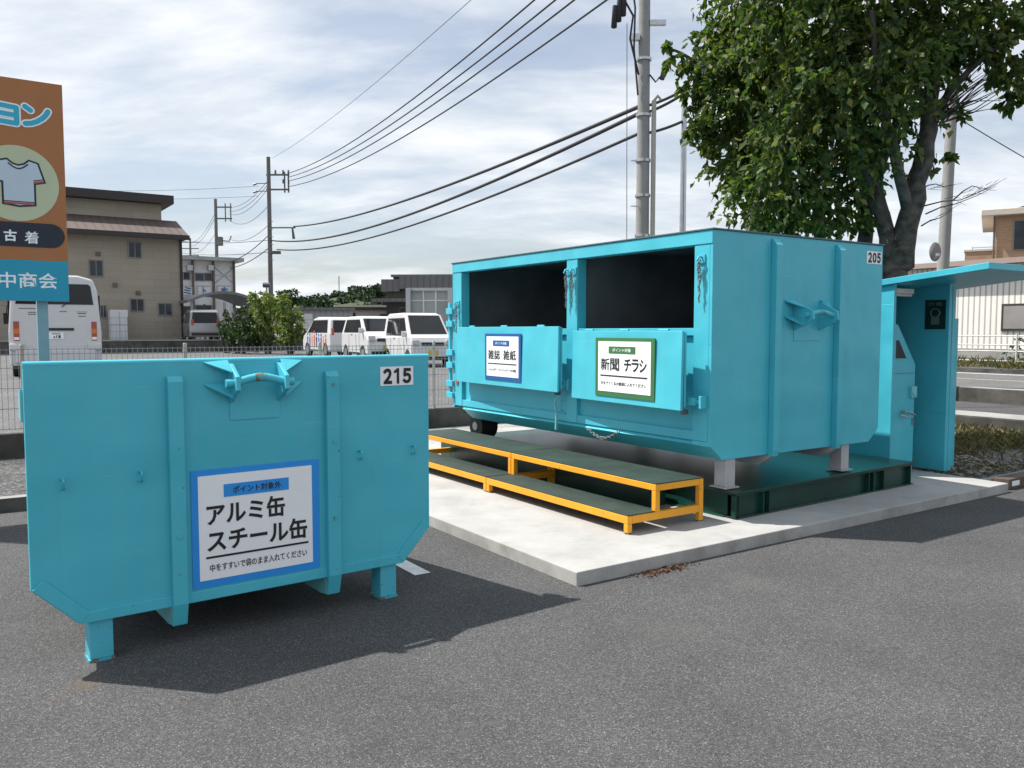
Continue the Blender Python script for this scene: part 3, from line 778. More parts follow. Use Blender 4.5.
def hang(y, z0, z1, x=-.03, j=.01, n=14):
    return [(x + random.uniform(-.003, .003), y + j * math.sin(k * .7), z0 + (z1 - z0) * k / n) for k in range(n + 1)]
for y in (.105, 1.735, 1.825, 3.93):
    z0 = 2.15 if y < 3 else 1.90
    c1 = chain('chain', hang(y, z0, z0 - .26), cA, M['chain'], .0095)
    chain('chain_loop', hang(y + .018, z0 - .02, z0 - .15, -.03, .006, 8), cA, M['chain'], .009)
    b = MB(); b.tube([(0, y, z0 + .03), (-.045, y, z0 + .03), (-.045, y + .02, z0)], .009, 6); b.box(-.012, -.0005, y - .03, y + .03, z0 - .02, z0 + .05); b.build('chain_hook', M['teal'], cA)
    b = MB(); b.tube([(-.03, y, z0 - .26), (-.03, y + .012, z0 - .30), (-.03, y + .004, z0 - .33)], .007, 6); b.build('snap_hook', M['chain'], cA)
pts = []
for k in range(19):
    t = k / 18; pts.append((-.02 + .03 * math.sin(math.pi * t) * 0, 1.50 - .44 * t, .70 - .075 * math.sin(math.pi * t) - .02 * (1 - t)))
chain('keeper_chain', pts, cA, M['chain'], .013)
b = MB(); b.tube([(-.03, 1.90, .96), (-.055, 1.925, .955), (-.06, 1.965, .90), (-.05, 1.95, .80), (-.05, 1.955, .63)], [.01, .012, .012, .012, .014], 8); b.build('rope', M['teal_light'], cA)
b = MB(); b.tube([(-.005, 1.905, .92), (-.03, 1.905, .92), (-.03, 1.905, .82), (-.005, 1.905, .82)], .007, 6); b.build('rope_cleat', M['teal'], cA)
# gate hinges on the far end
b = MB(); b.box(.0, .035, LA + .07, LA + .11, .79, 1.93); b.build('gate_hinge_bar', M['teal'], cA, .003)
for z in (.83, .97, 1.19, 1.34, 1.68, 1.83):
    b = MB(); b.box(-.03, .055, LA - .03, LA + .115, z - .035, z + .035); b.build('hinge_lug', M['teal'], cA, .003)
MB().disc((-.006, 3.965, .995), .032, 'x', .012, 16).build('reflector', M['red'], cA)
# end wall ribs, runners, feet
for x in (.69, 1.548):
    b = MB(); b.prism([(-.0005, 2.355), (-.015, 2.355), (-.06, 2.305), (-.06, .60), (-.05, .55), (-.0005, .55)], 'x', x, x + .075); b.build('rib', M['teal'], cA, .005)
    b = MB(); b.prism([(-.055, ZB - .003), (.10, ZB - .10), (LA - .3, ZB - .10), (LA - .1, ZB - .003)], 'x', x + .002, x + .073); b.build('runner', M['grey_steel'], cA, .003)
for x in (.205, 1.74):
    b = MB(); b.box(x, x + .115, .02, .14, .335, ZB - .001); b.build('foot', M['grey_steel'], cA, .004)
    b = MB(); b.box(x - .025, x + .14, -.005, .165, .325, .335); b.build('foot_plate', M['grey_steel'], cA)
hook_assembly(cA, 1.0, 1.335, 1.745, 1.512, .19, .14)
b = MB(); b.box(2.015, 2.245, -.0035, -.0008, 2.212, 2.326); npA = b.build('number_plate', M['white'], cA)
for s_, u0, u1 in (('２', 2.032, 2.090), ('０', 2.102, 2.160), ('５', 2.170, 2.228)): text('number', s_, M['ink'], npA, u0, u1, 2.222, 2.316, -.0042, '-y', .05)
# roller at the far end
b = MB(); b.tube([(.20, 3.88, .465), (.42, 3.88, .465)], .145, 24); rl = b.build('roller', M['black'], cA)
MB().tube([(.185, 3.88, .465), (.435, 3.88, .465)], .05, 14).build('axle', M['grey_steel'], rl)
for x in (.432,):
    b = MB(); b.prism([(3.80, .42), (3.90, .42), (3.95, ZB), (3.75, ZB)], 'x', x, x + .018); b.build('roller_bracket', M['teal'], cA)

# ================================================================== green base frames
def base_frame(y1, label):
    r = thing('support_platform', label, 'platform', L(A0 + .19, B0 - .105, .09), TH + R(1.6))
    Wd = 2.69
    box('deck_plate', M['dgreen'], r, 0, Wd, 0, y1, .205, .222, .003)
    b = MB()
    b.box(.05, Wd - .05, .055, .067, .012, .204); b.box(.02, Wd - .02, .01, .12, .0, .012); b.box(.02, Wd - .02, .01, .12, .19, .2045)
    b.build('edge_beam', M['dgreen'], r, .002)
    b = MB()
    b.box(.055, .067, .13, y1 - .02, .012, .204); b.box(.01, .12, .13, y1 - .02, .0, .012)
    b.build('edge_beam', M['dgreen'], r, .002)
    b = MB()
    b.box(Wd - .067, Wd - .055, .13, y1 - .02, .012, .204); b.box(Wd - .12, Wd - .01, .13, y1 - .02, .0, .012)
    b.build('edge_beam', M['dgreen'], r, .002)
    box('added_sun_blocker', M['dgreen'], r, -.2, -.012, .75, y1 - .1, 0, .2)  # added beam hidden by the steps, keeps sun off the pad strip
    for x in (.012, .06, .36, .44, 1.90, 1.98, 2.15, 2.62):
        b = MB(); b.box(x, x + .012, .012, .055, .0125, .1895); b.build('stiffener', M['dgreen'], r)
    return r
base_frame(4.35, 'dark green steel base frame under the feet of the tall container')
# ================================================================== yellow step platform
st = thing('step_platform', 'two tier green tread step with orange yellow steel frame along the open hatches', 'steps', L(A0, B0, .09), TH)
def module(y0, y1, near):
    zl, zu = .14, .348
    t = .05
    # x: front of low tread -.84, front of high tread -.56, back -.045
    b = MB(); b.box(-.838, -.52, y0 + .004, y1 - .004, zl - .002, zl + .006); b.build('lower_tread', M['tread'], st, .001)
    b = MB(); b.box(-.556, -.048, y0 + .004, y1 - .004, zu - .002, zu + .006); b.build('upper_tread', M['tread'], st, .001)
    b = MB()
    b.box(-.84, -.84 + t, y0, y1, zl - .062, zl - .003)
    b.box(-.56, -.56 + .045, y0, y1, zu - .052, zu - .003)
    b.box(-.09, -.045, y0, y1, zu - .052, zu - .003)
    b.build('long_rail', M['yellow'], st, .004)
    for ya in (y0, y1 - .045):
        b = MB()
        b.box(-.789, -.0905, ya, ya + .045, zl - .062, zl - .0035)
        b.build('cross_rail', M['yellow'], st, .004)
        b = MB(); b.box(-.5145, -.0905, ya, ya + .045, zu - .052, zu - .0035); b.build('cross_rail', M['yellow'], st, .004)
        for x, za, zb_ in ((-.56, zl - .003, zu - .0525), (-.0885, .012, zu - .0525), (-.84, .012, zl - .0625)):
            b = MB(); b.box(x, x + .045, ya, ya + .045, za, zb_); b.build('leg', M['yellow'], st, .004)
        for x in (-.82, -.066):
            b = MB(); b.tube([(x, ya + .022, .0), (x, ya + .022, .006)], .025, 12); b.tube([(x, ya + .022, .006), (x, ya + .022, .014)], .009, 8); b.build('levelling_foot', M['zinc'], st)
module(.02, 1.985, True)
module(1.995, 3.96, False)

# ================================================================== payment kiosk shelter
ks = thing('kiosk_shelter', 'turquoise steel shelter with sloping canopy beside the tall container', 'shelter', L(0, 0, .09), TH)
zk = -.09
def roofz(bb): return 2.185 - (bb - 3.875) * .10 + zk
box('side_wall', M['teal'], ks, 8.05, 8.092, 4.92, 6.6, 0, roofz(6.6) - .04, .003)
box('side_wall', M['teal'], ks, 8.78, 8.84, 4.74, 6.6, 0, roofz(6.6) - .04, .003)
box('back_wall', M['teal'], ks, 8.093, 8.779, 6.55, 6.6, 0, roofz(6.6) - .04)
b = MB(); b.prism([(4.921, roofz(6.6) - .04), (6.6, roofz(6.6) - .04), (6.6, roofz(6.6) - .002), (4.921, roofz(4.921) - .002)], 'x', 8.051, 8.091); b.build('side_wall_top', M['teal'], ks)
b = MB(); b.prism([(4.741, roofz(6.6) - .04), (6.6, roofz(6.6) - .04), (6.6, roofz(6.6) - .002), (4.741, roofz(4.741) - .002)], 'x', 8.781, 8.839); b.build('side_wall_top', M['teal'], ks)
b = MB(); b.prism([(3.97, roofz(3.97)), (6.9, roofz(6.9)), (6.9, roofz(6.9) + .062), (3.97, roofz(3.97) + .062)], 'x', 8.02, 9.5); b.build('canopy', M['teal'], ks, .004)
b = MB(); b.box(8.842, 8.905, 4.735, 4.80, 0, 1.98); b.build('stud', M['teal'], ks, .003)
b = MB(); b.box(8.842, 8.90, 5.3, 5.36, 0, 1.9); b.build('stud', M['teal'], ks, .003)
b = MB(); b.box(8.93, 8.955, 4.84, 6.5, 0.12, 1.66); b.box(8.956, 9.09, 4.80, 4.86, 0.02, 1.64); b.box(8.906, 8.93, 5.0, 6.4, .3, .36); b.box(8.906, 8.93, 5.0, 6.4, 1.3, 1.36); b.build('outer_panel', M['teal'], ks, .003)
box('seam_strip', M['teal'], ks, 8.776, 8.7795, 4.75, 5.6, .62, .632)
# poster on the inner face of the right wall
ps = MB().box(8.772, 8.7795, 4.775, 5.0, 1.525, 1.84).build('poster', M['poster'], ks)
text('poster_heading', '計量', M['postergrey'], ps, 4.965, 4.81, 1.775, 1.815, 8.7715, '-x', .01)
b = MB(); b.tube([(8.7712, 4.887 + .05 * math.cos(k * math.pi / 10), 1.70 + .045 * math.sin(k * math.pi / 10)) for k in range(21)], .008, 5, False); b.box(8.7705, 8.7718, 4.84, 4.93, 1.575, 1.655); b.build('poster_print', M['postergrey'], ps)
# lamp under the canopy
lm = MB().box(8.093, 8.52, 4.98, 5.03, roofz(5.08) - .075, roofz(5.08) - .02).build('lamp_housing', M['tube'], ks, .008)
MB().tube([(8.11, 5.005, roofz(5.08) - .09), (8.50, 5.005, roofz(5.08) - .09)], .014, 10).build('lamp_tube', M['tube'], lm)
# the machine
mc = thing('payment_machine', 'turquoise recycling points machine with slanted dark screen inside the shelter', 'machine', L(8.095, 4.93, .09), TH)
b = MB(); b.prism([(0, 0.002), (.40, 0.002), (.40, 1.15), (.055, 1.575), (0, 1.575)], 'y', 0, .75); b.build('cabinet', M['teal'], mc, .004)
b = MB(); b.prism([(.03, 1.22), (.22, 1.22), (.075, 1.41), (.03, 1.41)], 'y', -.004, -.0005); b.build('side_window', M['inner2'], mc)
def mach_slope(b, s0, s1, y0, y1, off0, off1):
    # on the slanted front: from (.445,1.085) to (.20,1.535)
    p0 = Vector((.40, 1.15)); p1 = Vector((.055, 1.575)); n = Vector((.425, .345)).normalized()
    q = [p0 + (p1 - p0) * s0 + n * off0, p0 + (p1 - p0) * s1 + n * off0, p0 + (p1 - p0) * s1 + n * off1, p0 + (p1 - p0) * s0 + n * off1]
    b.prism([tuple(v) for v in q], 'y', y0, y1)
b = MB(); mach_slope(b, .12, .9, .10, .65, .001, .006); b.build('screen', M['glass'], mc)
b = MB(); mach_slope(b, .3, .6, .012, .07, .001, .012); b.build('card_reader', M['tube'], mc)
b = MB(); b.box(.01, .395, -.004, -.0005, 1.058, 1.064); b.build('panel_seam', M['inner'], mc)
b = MB(); b.box(.295, .39, -.035, -.0005, .80, .92); b.box(.31, .375, -.045, -.035, .82, .86); b.build('lock_box', M['teal_light'], mc, .004)
b = MB(); b.tube([(.16, 0, .66), (.16, -.05, .66)], .018, 8); b.tube([(.16, -.05, .66), (.25, -.055, .645), (.33, -.05, .615)], .012, 8); b.tube([(.10, -.03, .63), (.20, -.06, .60)], .009, 6); b.build('handle', M['zinc'], mc)
b = MB(); b.box(.355, .385, -.003, -.0005, .50, .58); b.build('keyhole_plate', M['inner'], mc)

# ================================================================== orange sign
sg = thing('roadside_sign', 'tall orange and blue sign with a T-shirt picture on a grey blue post', 'sign', L(0, 8.7, 0), TH)
SX0, SX1 = -1.15, .893
for x in (.677, -.95):
    b = MB(); b.box(x - .045, x + .045, .05, .14, 0, 3.75); b.build('post', M['postblue'], sg, .006)
bd = MB().box(SX0, SX1, 0, .045, 1.868, 3.838).build('board', M['orange'], sg, .003)
bp_ = MB().box(SX0 + .001, SX1 - .001, -.004, -.0008, 1.869, 2.235).build('blue_band', M['signblue'], bd)
text('lettering', '中商会', M['white'], bd, .338, .803, 1.982, 2.124, -.0042, '-y', .012)
# black pill with white words
b = MB()
pp = []
zc_, rc_ = 2.463, .108
for k in range(13):
    an = -math.pi / 2 + math.pi * k / 12; pp.append((.765 + rc_ * math.cos(an), zc_ + rc_ * math.sin(an)))
for k in range(13):
    an = math.pi / 2 + math.pi * k / 12; pp.append((.20 + rc_ * math.cos(an), zc_ + rc_ * math.sin(an)))
b.prism(pp, 'y', -.006, -.0036); b.build('caption_pill', M['navy'], bd)
text('lettering', '古', M['white'], bd, .392, .492, 2.398, 2.500, -.0062, '-y', .03)
text('lettering', '着', M['white'], bd, .552, .662, 2.385, 2.495, -.0062, '-y', .010)
MB().disc((.505, -.0022, 2.915), .335, 'y', .0028, 64).build('picture_disc', M['cream'], bd)
def shirt_poly(s):
    P = [(-.085, .20), (-.045, .165), (0, .152), (.045, .165), (.085, .20), (.155, .18), (.205, .015), (.125, -.005), (.125, -.195), (0, -.212), (-.125, -.195), (-.125, -.005), (-.205, .015), (-.155, .18)]
    c = Vector((0, .0))
    out = []
    n = len(P)
    for i in range(n):      # offset outwards by s
        p0, p1, p2 = Vector(P[i - 1]), Vector(P[i]), Vector(P[(i + 1) % n])
        d1 = (p1 - p0).normalized(); d2 = (p2 - p1).normalized()
        n1 = Vector((-d1.y, d1.x)); n2 = Vector((-d2.y, d2.x))
        m_ = (n1 + n2); m_ = m_ / max(.35, m_.dot(n1)) if m_.length > 1e-6 else n1
        out.append((.522 + p1.x + m_.x * s, 2.925 + p1.y + m_.y * s))
    return out
MB().prism(shirt_poly(.008), 'y', -.0062, -.0038).build('shirt_outline', M['navy'], bd)
MB().prism(shirt_poly(-.008), 'y', -.0086, -.0064).build('shirt_fill', M['shirt'], bd)
b = MB(); b.box(.405, .639, -.0094, -.0088, 2.728, 2.746); b.prism([(.637, 2.92), (.720, 2.938), (.716, 2.955), (.637, 2.94)], 'y', -.0094, -.0088); b.build('shirt_trim', M['red'], bd)
b = MB(); b.box(.402, .642, -.0094, -.0088, 2.749, 2.758); b.prism([(.637, 2.943), (.716, 2.960), (.714, 2.968), (.637, 2.952)], 'y', -.0094, -.0088); b.tube([(.445 + .077 * 2 * k / 8, -.009, 3.09 - .045 * math.sin(math.pi * k / 8)) for k in range(9)], .006, 5); b.build('shirt_line', M['navy'], bd)
def stroke_letter(strokes, y, r, m, name):
    """round-ended flat strokes"""
    b = MB(); k_ = 0
    for st_ in strokes:
        for i in range(len(st_)):
            k_ += 1; yk = y - .00012 * k_
            b.prism([(st_[i][0] + r * math.cos(t * math.pi / 9), st_[i][1] + r * math.sin(t * math.pi / 9)) for t in range(18)], 'y', yk, yk + .0008)
            if i + 1 < len(st_):
                k_ += 1; yk = y - .00012 * k_
                p, q = Vector(st_[i]), Vector(st_[i + 1]); d = (q - p).normalized(); n_ = Vector((-d.y, d.x)) * r
                b.prism([tuple(p + n_), tuple(q + n_), tuple(q - n_), tuple(p - n_)], 'y', yk, yk + .0008)
    return b.build(name, m, bd)
YO = [[(.385, 3.592), (.525, 3.580), (.525, 3.445)], [(.39, 3.522), (.52, 3.512)], [(.38, 3.452), (.523, 3.442)]]
NN = [[(.592, 3.602), (.635, 3.572)], [(.592, 3.452), (.640, 3.460), (.685, 3.482), (.728, 3.515), (.755, 3.547), (.772, 3.580)]]
for let in (YO, NN):
    stroke_letter(let, -.0024, .034, M['white'], 'lettering_edge')
    stroke_letter(let, -.0056, .021, M['signlight'], 'lettering')

# ================================================================== mesh fence
fw = tag(lot_box('fence_base_wall', M['dkkerb'], -30, 13.9, BF, BF + .14, -0.05, ZF + .03, .01), 'low dark mottled concrete wall under the mesh fence', 'wall'); del fw['kind']
fe = thing('mesh_fence', 'see through galvanised wire mesh fence behind the skips', 'fence', L(0, BF + .07, ZF + .03), TH)
posts = [.65 + 1.84 * k for k in range(-5, 8)]
for i, a in enumerate(posts):
    b = MB(); b.tube([(a, 0, -.02), (a, 0, 1.03)], .024, 10); b.tube([(a, 0, 1.03), (a, 0, 1.05)], [.027, .02], 10); b.build('post', M['fencepost'], fe)
    if i + 1 < len(posts):
        b = MB(); a1 = posts[i + 1]
        x = a + .06
        while x < a1 - .03:
            b.box(x - .0028, x + .0028, -.034, -.029, .04, 1.0); x += .06
        for z in (.05, .29, .53, .77, .93, .985):
            b.box(a, a1 - .004, -.0288, -.0242, z - .0038, z + .0038)
        b.build('mesh_panel', M['mesh'], fe)

# ================================================================== vehicles
def make_vehicle(name, label, cat, loc, yaw, Lr, Wd, prof, belt, roof_z, tumble, body_m, wind, wins, wheels, wr, group=None, rear=False, extra=None):
    r = thing(name, label, cat, loc, yaw, group)
    def hw(z):
        if z <= belt: return Wd / 2 * (1 - .06 * max(0, (.55 - z) / .55) ** 2)
        return Wd / 2 * (1 - tumble * (z - belt) / (roof_z - belt))
    def hw(z):
        if z <= belt: return Wd / 2
        return Wd / 2 * (1 - tumble * (z - belt) / (roof_z - belt))
    def clip(P, above):
        out = []
        for i in range(len(P)):
            p, q = P[i], P[(i + 1) % len(P)]
            ip = (p[1] >= belt) == above or p[1] == belt; iq = (q[1] >= belt) == above or q[1] == belt
            if ip: out.append(p)
            if ip != iq:
                t = (belt - p[1]) / (q[1] - p[1]); out.append((p[0] + (q[0] - p[0]) * t, belt))
        return [p for i, p in enumerate(out) if abs(p[0] - out[i - 1][0]) + abs(p[1] - out[i - 1][1]) > 1e-4]
    b = MB(); bm = b.bm
    cache = {}
    def V(x, y, z):
        k = (round(x, 4), round(y, 4), round(z, 4))
        if k not in cache: cache[k] = bm.verts.new((x, y, z))
        return cache[k]
    for part in (clip(prof, False), clip(prof, True)):
        m_ = len(part)
        bm.faces.new([V(x, -hw(z), z) for x, z in part]); bm.faces.new([V(x, hw(z), z) for x, z in part][::-1])
        for i in range(m_):
            (x0, z0), (x1, z1) = part[i], part[(i + 1) % m_]
            if abs(z0 - belt) < 1e-6 and abs(z1 - belt) < 1e-6: continue
            bm.faces.new((V(x0, -hw(z0), z0), V(x0, hw(z0), z0), V(x1, hw(z1), z1), V(x1, -hw(z1), z1)))
    body = b.build('body', body_m, r, .06, 3)
    for sgn in (-1, 1):
        xs_ = [p[0] for q in wins for p in q]; z0_ = min(p[1] for q in wins for p in q) - .03; z1_ = max(p[1] for q in wins for p in q) + .02
        f_, l_ = wins[0], wins[-1]
        xa_, xb_ = min(p[0] for p in f_) - .03, max(p[0] for p in l_) + .05
        xat = min(p[0] for p in f_ if p[1] > z0_ + .2) - .03; xbt = max(p[0] for p in l_ if p[1] > z0_ + .2) + .02
        b = MB(); q_ = [(xa_, z0_), (xb_, z0_), (xbt, z1_), (xat, z1_)]
        A = [b.bm.verts.new((x, sgn * (hw(z) + .010), z)) for x, z in q_]; B_ = [b.bm.verts.new((x, sgn * (hw(z) - .05), z)) for x, z in q_]
        b.bm.faces.new(A)
        for i in range(4): b.bm.faces.new((A[i], A[(i + 1) % 4], B_[(i + 1) % 4], B_[i]))
        b.build('window_band', M['blacksteel'], r)
        for poly in wins:
            b = MB()
            pts = [(x, sgn * (hw(z) + .016), z) for x, z in poly]
            pts2 = [(x, sgn * (hw(z) - .05), z) for x, z in poly]
            A = [b.bm.verts.new(p) for p in pts]; B_ = [b.bm.verts.new(p) for p in pts2]
            b.bm.faces.new(A)
            for i in range(len(A)):
                b.bm.faces.new((A[i], A[(i + 1) % len(A)], B_[(i + 1) % len(A)], B_[i]))
            b.build('side_window', M['glass'], r)
    for (x0, z0, x1, z1, nm, inset) in wind:
        b = MB()
        dx_, dz_ = x1 - x0, z1 - z0
        ln = math.hypot(dx_, dz_); nx, nz = dz_ / ln, -dx_ / ln
        if nm == 'windshield' or nm == 'rear_window':
            if nm == 'rear_window': nx, nz = -abs(nx), nz
            else: nx, nz = abs(nx), abs(nz)
        o_ = .008
        q = [(x0 + nx * o_, -(hw(z0) - inset), z0 + nz * o_), (x0 + nx * o_, hw(z0) - inset, z0 + nz * o_), (x1 + nx * o_, hw(z1) - inset, z1 + nz * o_), (x1 + nx * o_, -(hw(z1) - inset), z1 + nz * o_)]
        b.poly(q)
        q2 = [(p[0] - nx * .04, p[1], p[2] - nz * .04) for p in q]
        for i in range(4): b.poly([q[i], q[(i + 1) % 4], q2[(i + 1) % 4], q2[i]])
        b.build(nm, M['glass'], r)
    for x in wheels:
        for sgn in (-1, 1):
            y = sgn * (Wd / 2 - .085)
            b = MB(); b.tube([(x, y - .085, wr), (x, y - .07, wr), (x, y + .07, wr), (x, y + .085, wr)], [wr * .93, wr, wr, wr * .93], 22); wh = b.build('wheel', M['black'], r)
            yo = y + sgn * .088
            b = MB(); b.tube([(x, yo - .01, wr), (x, yo + .004, wr)], wr * .62, 18); b.build('rim', M['rim'], wh)
            b = MB(); a_ = [(x + wr * 1.16 * math.cos(t * math.pi / 12), wr + wr * 1.16 * math.sin(t * math.pi / 12)) for t in range(13)]
            b.prism(a_, 'y', sgn * (hw(.4) - .02), sgn * (hw(.4) + .006)); b.build('wheel_arch', M['blacksteel'], r)
    for sgn in (-1, 1):
        for k_, xs in enumerate((wheels[0] + .45, (wheels[0] + wheels[1]) / 2 + .25, wheels[1] - .42)):
            b = MB(); b.box(xs - .008, xs + .008, sgn * (Wd / 2 + .001) - .004, sgn * (Wd / 2 + .001) + .004, .36, belt - .01); b.build('door_seam', M['blacksteel'], r)
        b = MB(); b.box(wheels[0] + .4, wheels[1] - .4, sgn * (Wd / 2) - .01, sgn * (Wd / 2) + .012, .24, .31); b.build('side_skirt', M['blacksteel'], r)
    if extra: extra(r, hw)
    return r
def van_front(plate=M['plate_y']):
    def ex(r, hw):
        for s in (-1, 1):
            b = MB(); b.box(3.30, 3.408, s * .60 - .13, s * .60 + .13, .70, .93); b.build('headlight', M['lens'], r, .03)
            b = MB(); b.box(2.72, 2.80, s * .80 - .10, s * .80 + .10, 1.02, 1.22); b.build('door_mirror', M['carwhite'], r, .03)
            b = MB(); b.box(1.35, 1.48, s * (hw(.95) + .006) - .006, s * (hw(.95) + .006) + .006, .95, .985); b.build('door_handle', M['blacksteel'], r)
        b = MB(); b.box(3.36, 3.412, -.40, .40, .72, .84); b.build('grille', M['blacksteel'], r, .01)
        b = MB(); b.box(3.34, 3.425, -.62, .62, .24, .36); b.build('lower_grille', M['black'], r, .02)
        b = MB(); b.box(3.40, 3.425, -.17, .17, .42, .58); b.build('number_plate', plate, r, .003)
    return ex
ZV = ZF
def heading(deg): return R(deg)
def place_front(px, d, yaw, Lr):
    p = at(px, d, ZV); return p - Vector((math.cos(yaw), math.sin(yaw), 0)) * Lr
kei_prof = [(.06, .24), (.0, .55), (.02, 1.0), (.16, 1.76), (.45, 1.85), (2.0, 1.86), (2.42, 1.79), (3.05, 1.10), (3.30, 1.00), (3.38, .86), (3.40, .55), (3.38, .24)]
kei_win = [[(.42, 1.10), (1.0, 1.10), (1.0, 1.66), (.50, 1.66)], [(1.08, 1.10), (1.86, 1.10), (1.86, 1.66), (1.08, 1.66)], [(1.96, 1.10), (2.80, 1.10), (2.38, 1.66), (1.96, 1.66)]]
yv = R(-65)
make_vehicle('kei_van', 'white boxy van with a yellow number plate nearest the tall container', 'van', place_front(433, 28.0, yv, 3.4), yv, 3.4, 1.5, kei_prof, 1.0, 1.86, .14, M['carwhite'], [(2.44, 1.76, 3.03, 1.12, 'windshield', .09)], kei_win, (.55, 2.95), .28, 'white vans beyond the fence', extra=van_front())
wag_prof = [(.05, .24), (.0, .6), (.05, 1.0), (.30, 1.58), (.6, 1.66), (1.9, 1.67), (2.2, 1.60), (2.85, 1.08), (3.22, .94), (3.36, .80), (3.40, .55), (3.37, .24)]
wag_win = [[(.40, 1.08), (.95, 1.08), (.95, 1.50), (.56, 1.50)], [(1.02, 1.08), (1.70, 1.08), (1.70, 1.52), (1.02, 1.52)], [(1.78, 1.08), (2.62, 1.08), (2.16, 1.50), (1.78, 1.52)]]
yv2 = R(-62)
make_vehicle('wagon', 'white rounded kei wagon parked in the middle of the three', 'car', place_front(388, 30.5, yv2, 3.4) + Vector((0, 0, .12)), yv2, 3.4, 1.5, wag_prof, 1.0, 1.67, .16, M['carwhite'], [(2.23, 1.57, 2.83, 1.10, 'windshield', .09)], wag_win, (.6, 2.75), .27, 'white vans beyond the fence', extra=van_front())
def decal(r, hw):
    cols = [simple('decal_red', (.5, .10, .08)), simple('decal_orange', (.6, .25, .05)), simple('decal_purple', (.18, .10, .28)), simple('decal_blue', (.06, .15, .4)), simple('decal_navy', (.03, .05, .15))]
    for s in (-1, 1):
        for i in range(9):
            x = .55 + i * .30
            hgt = random.uniform(.18, .36)
            y = s * (hw(.6) + .004)
            b = MB(); b.disc((x, y, .62 + hgt * 1.3), .07, 'y', .006, 10); b.box(x - .08, x + .08, y - .003, y + .003, .46 + hgt * .7, .56 + hgt * 1.1); b.box(x - .07, x - .015, y - .003, y + .003, .42, .46 + hgt * .7); b.box(x + .02, x + .07, y - .003, y + .003, .38, .46 + hgt * .7)
            b.build('side_figure', cols[i % 5], r)
        b = MB(); b.box(-.02, .10, s * .70 - .05, s * .70 + .05, .95, 1.25); b.build('tail_light', M['red'], r, .02)
    b = MB(); b.box(-.02, .0, -.17, .17, .62, .78); b.build('number_plate', M['white'], r)
mpv_prof = [(.08, .24), (.0, .55), (.02, 1.0), (.22, 1.62), (.5, 1.72), (1.9, 1.74), (2.4, 1.66), (3.1, 1.10), (3.55, .92), (3.68, .70), (3.66, .24)]
mpv_win = [[(.40, 1.08), (1.0, 1.08), (1.0, 1.56), (.55, 1.56)], [(1.08, 1.08), (1.85, 1.08), (1.85, 1.58), (1.08, 1.58)], [(1.95, 1.08), (2.9, 1.08), (2.35, 1.55), (1.95, 1.58)]]
yv3 = R(122)
make_vehicle('minivan', 'white car with colourful figures along its side beside the shrubs', 'car', at(349, 35.5, ZV + .1), yv3, 3.7, 1.65, mpv_prof, 1.0, 1.74, .15, M['carwhite'], [(2.45, 1.63, 3.08, 1.12, 'windshield', .1), (.035, 1.06, .205, 1.58, 'rear_window', .12)], mpv_win, (.62, 3.0), .29, 'white vans beyond the fence', extra=decal)
def mini_rear(r, hw):
    for s in (-1, 1):
        b = MB(); b.box(-.03, .08, s * .68 - .06, s * .68 + .06, .95, 1.25); b.build('tail_light', M['red'], r, .01)
    b = MB(); b.box(-.035, .0, -.75, .75, .34, .50); b.build('bumper', M['blacksteel'], r, .02)
make_vehicle('parked_minivan', 'silver minivan seen from behind under the curved carport roof', 'car', at(206, 47.5, ZF + .62), R(118), 4.2, 1.7, [(.05, .26), (.0, .6), (.03, 1.0), (.16, 1.70), (.4, 1.82), (2.4, 1.82), (3.2, 1.12), (4.1, .9), (4.2, .5), (4.18, .26)], 1.0, 1.82, .12, M['silver'], [(.03, 1.05, .15, 1.66, 'rear_window', .12)], [[(.4, 1.1), (2.4, 1.1), (2.2, 1.62), (.5, 1.62)]], (.75, 3.3), .31, extra=mini_rear)

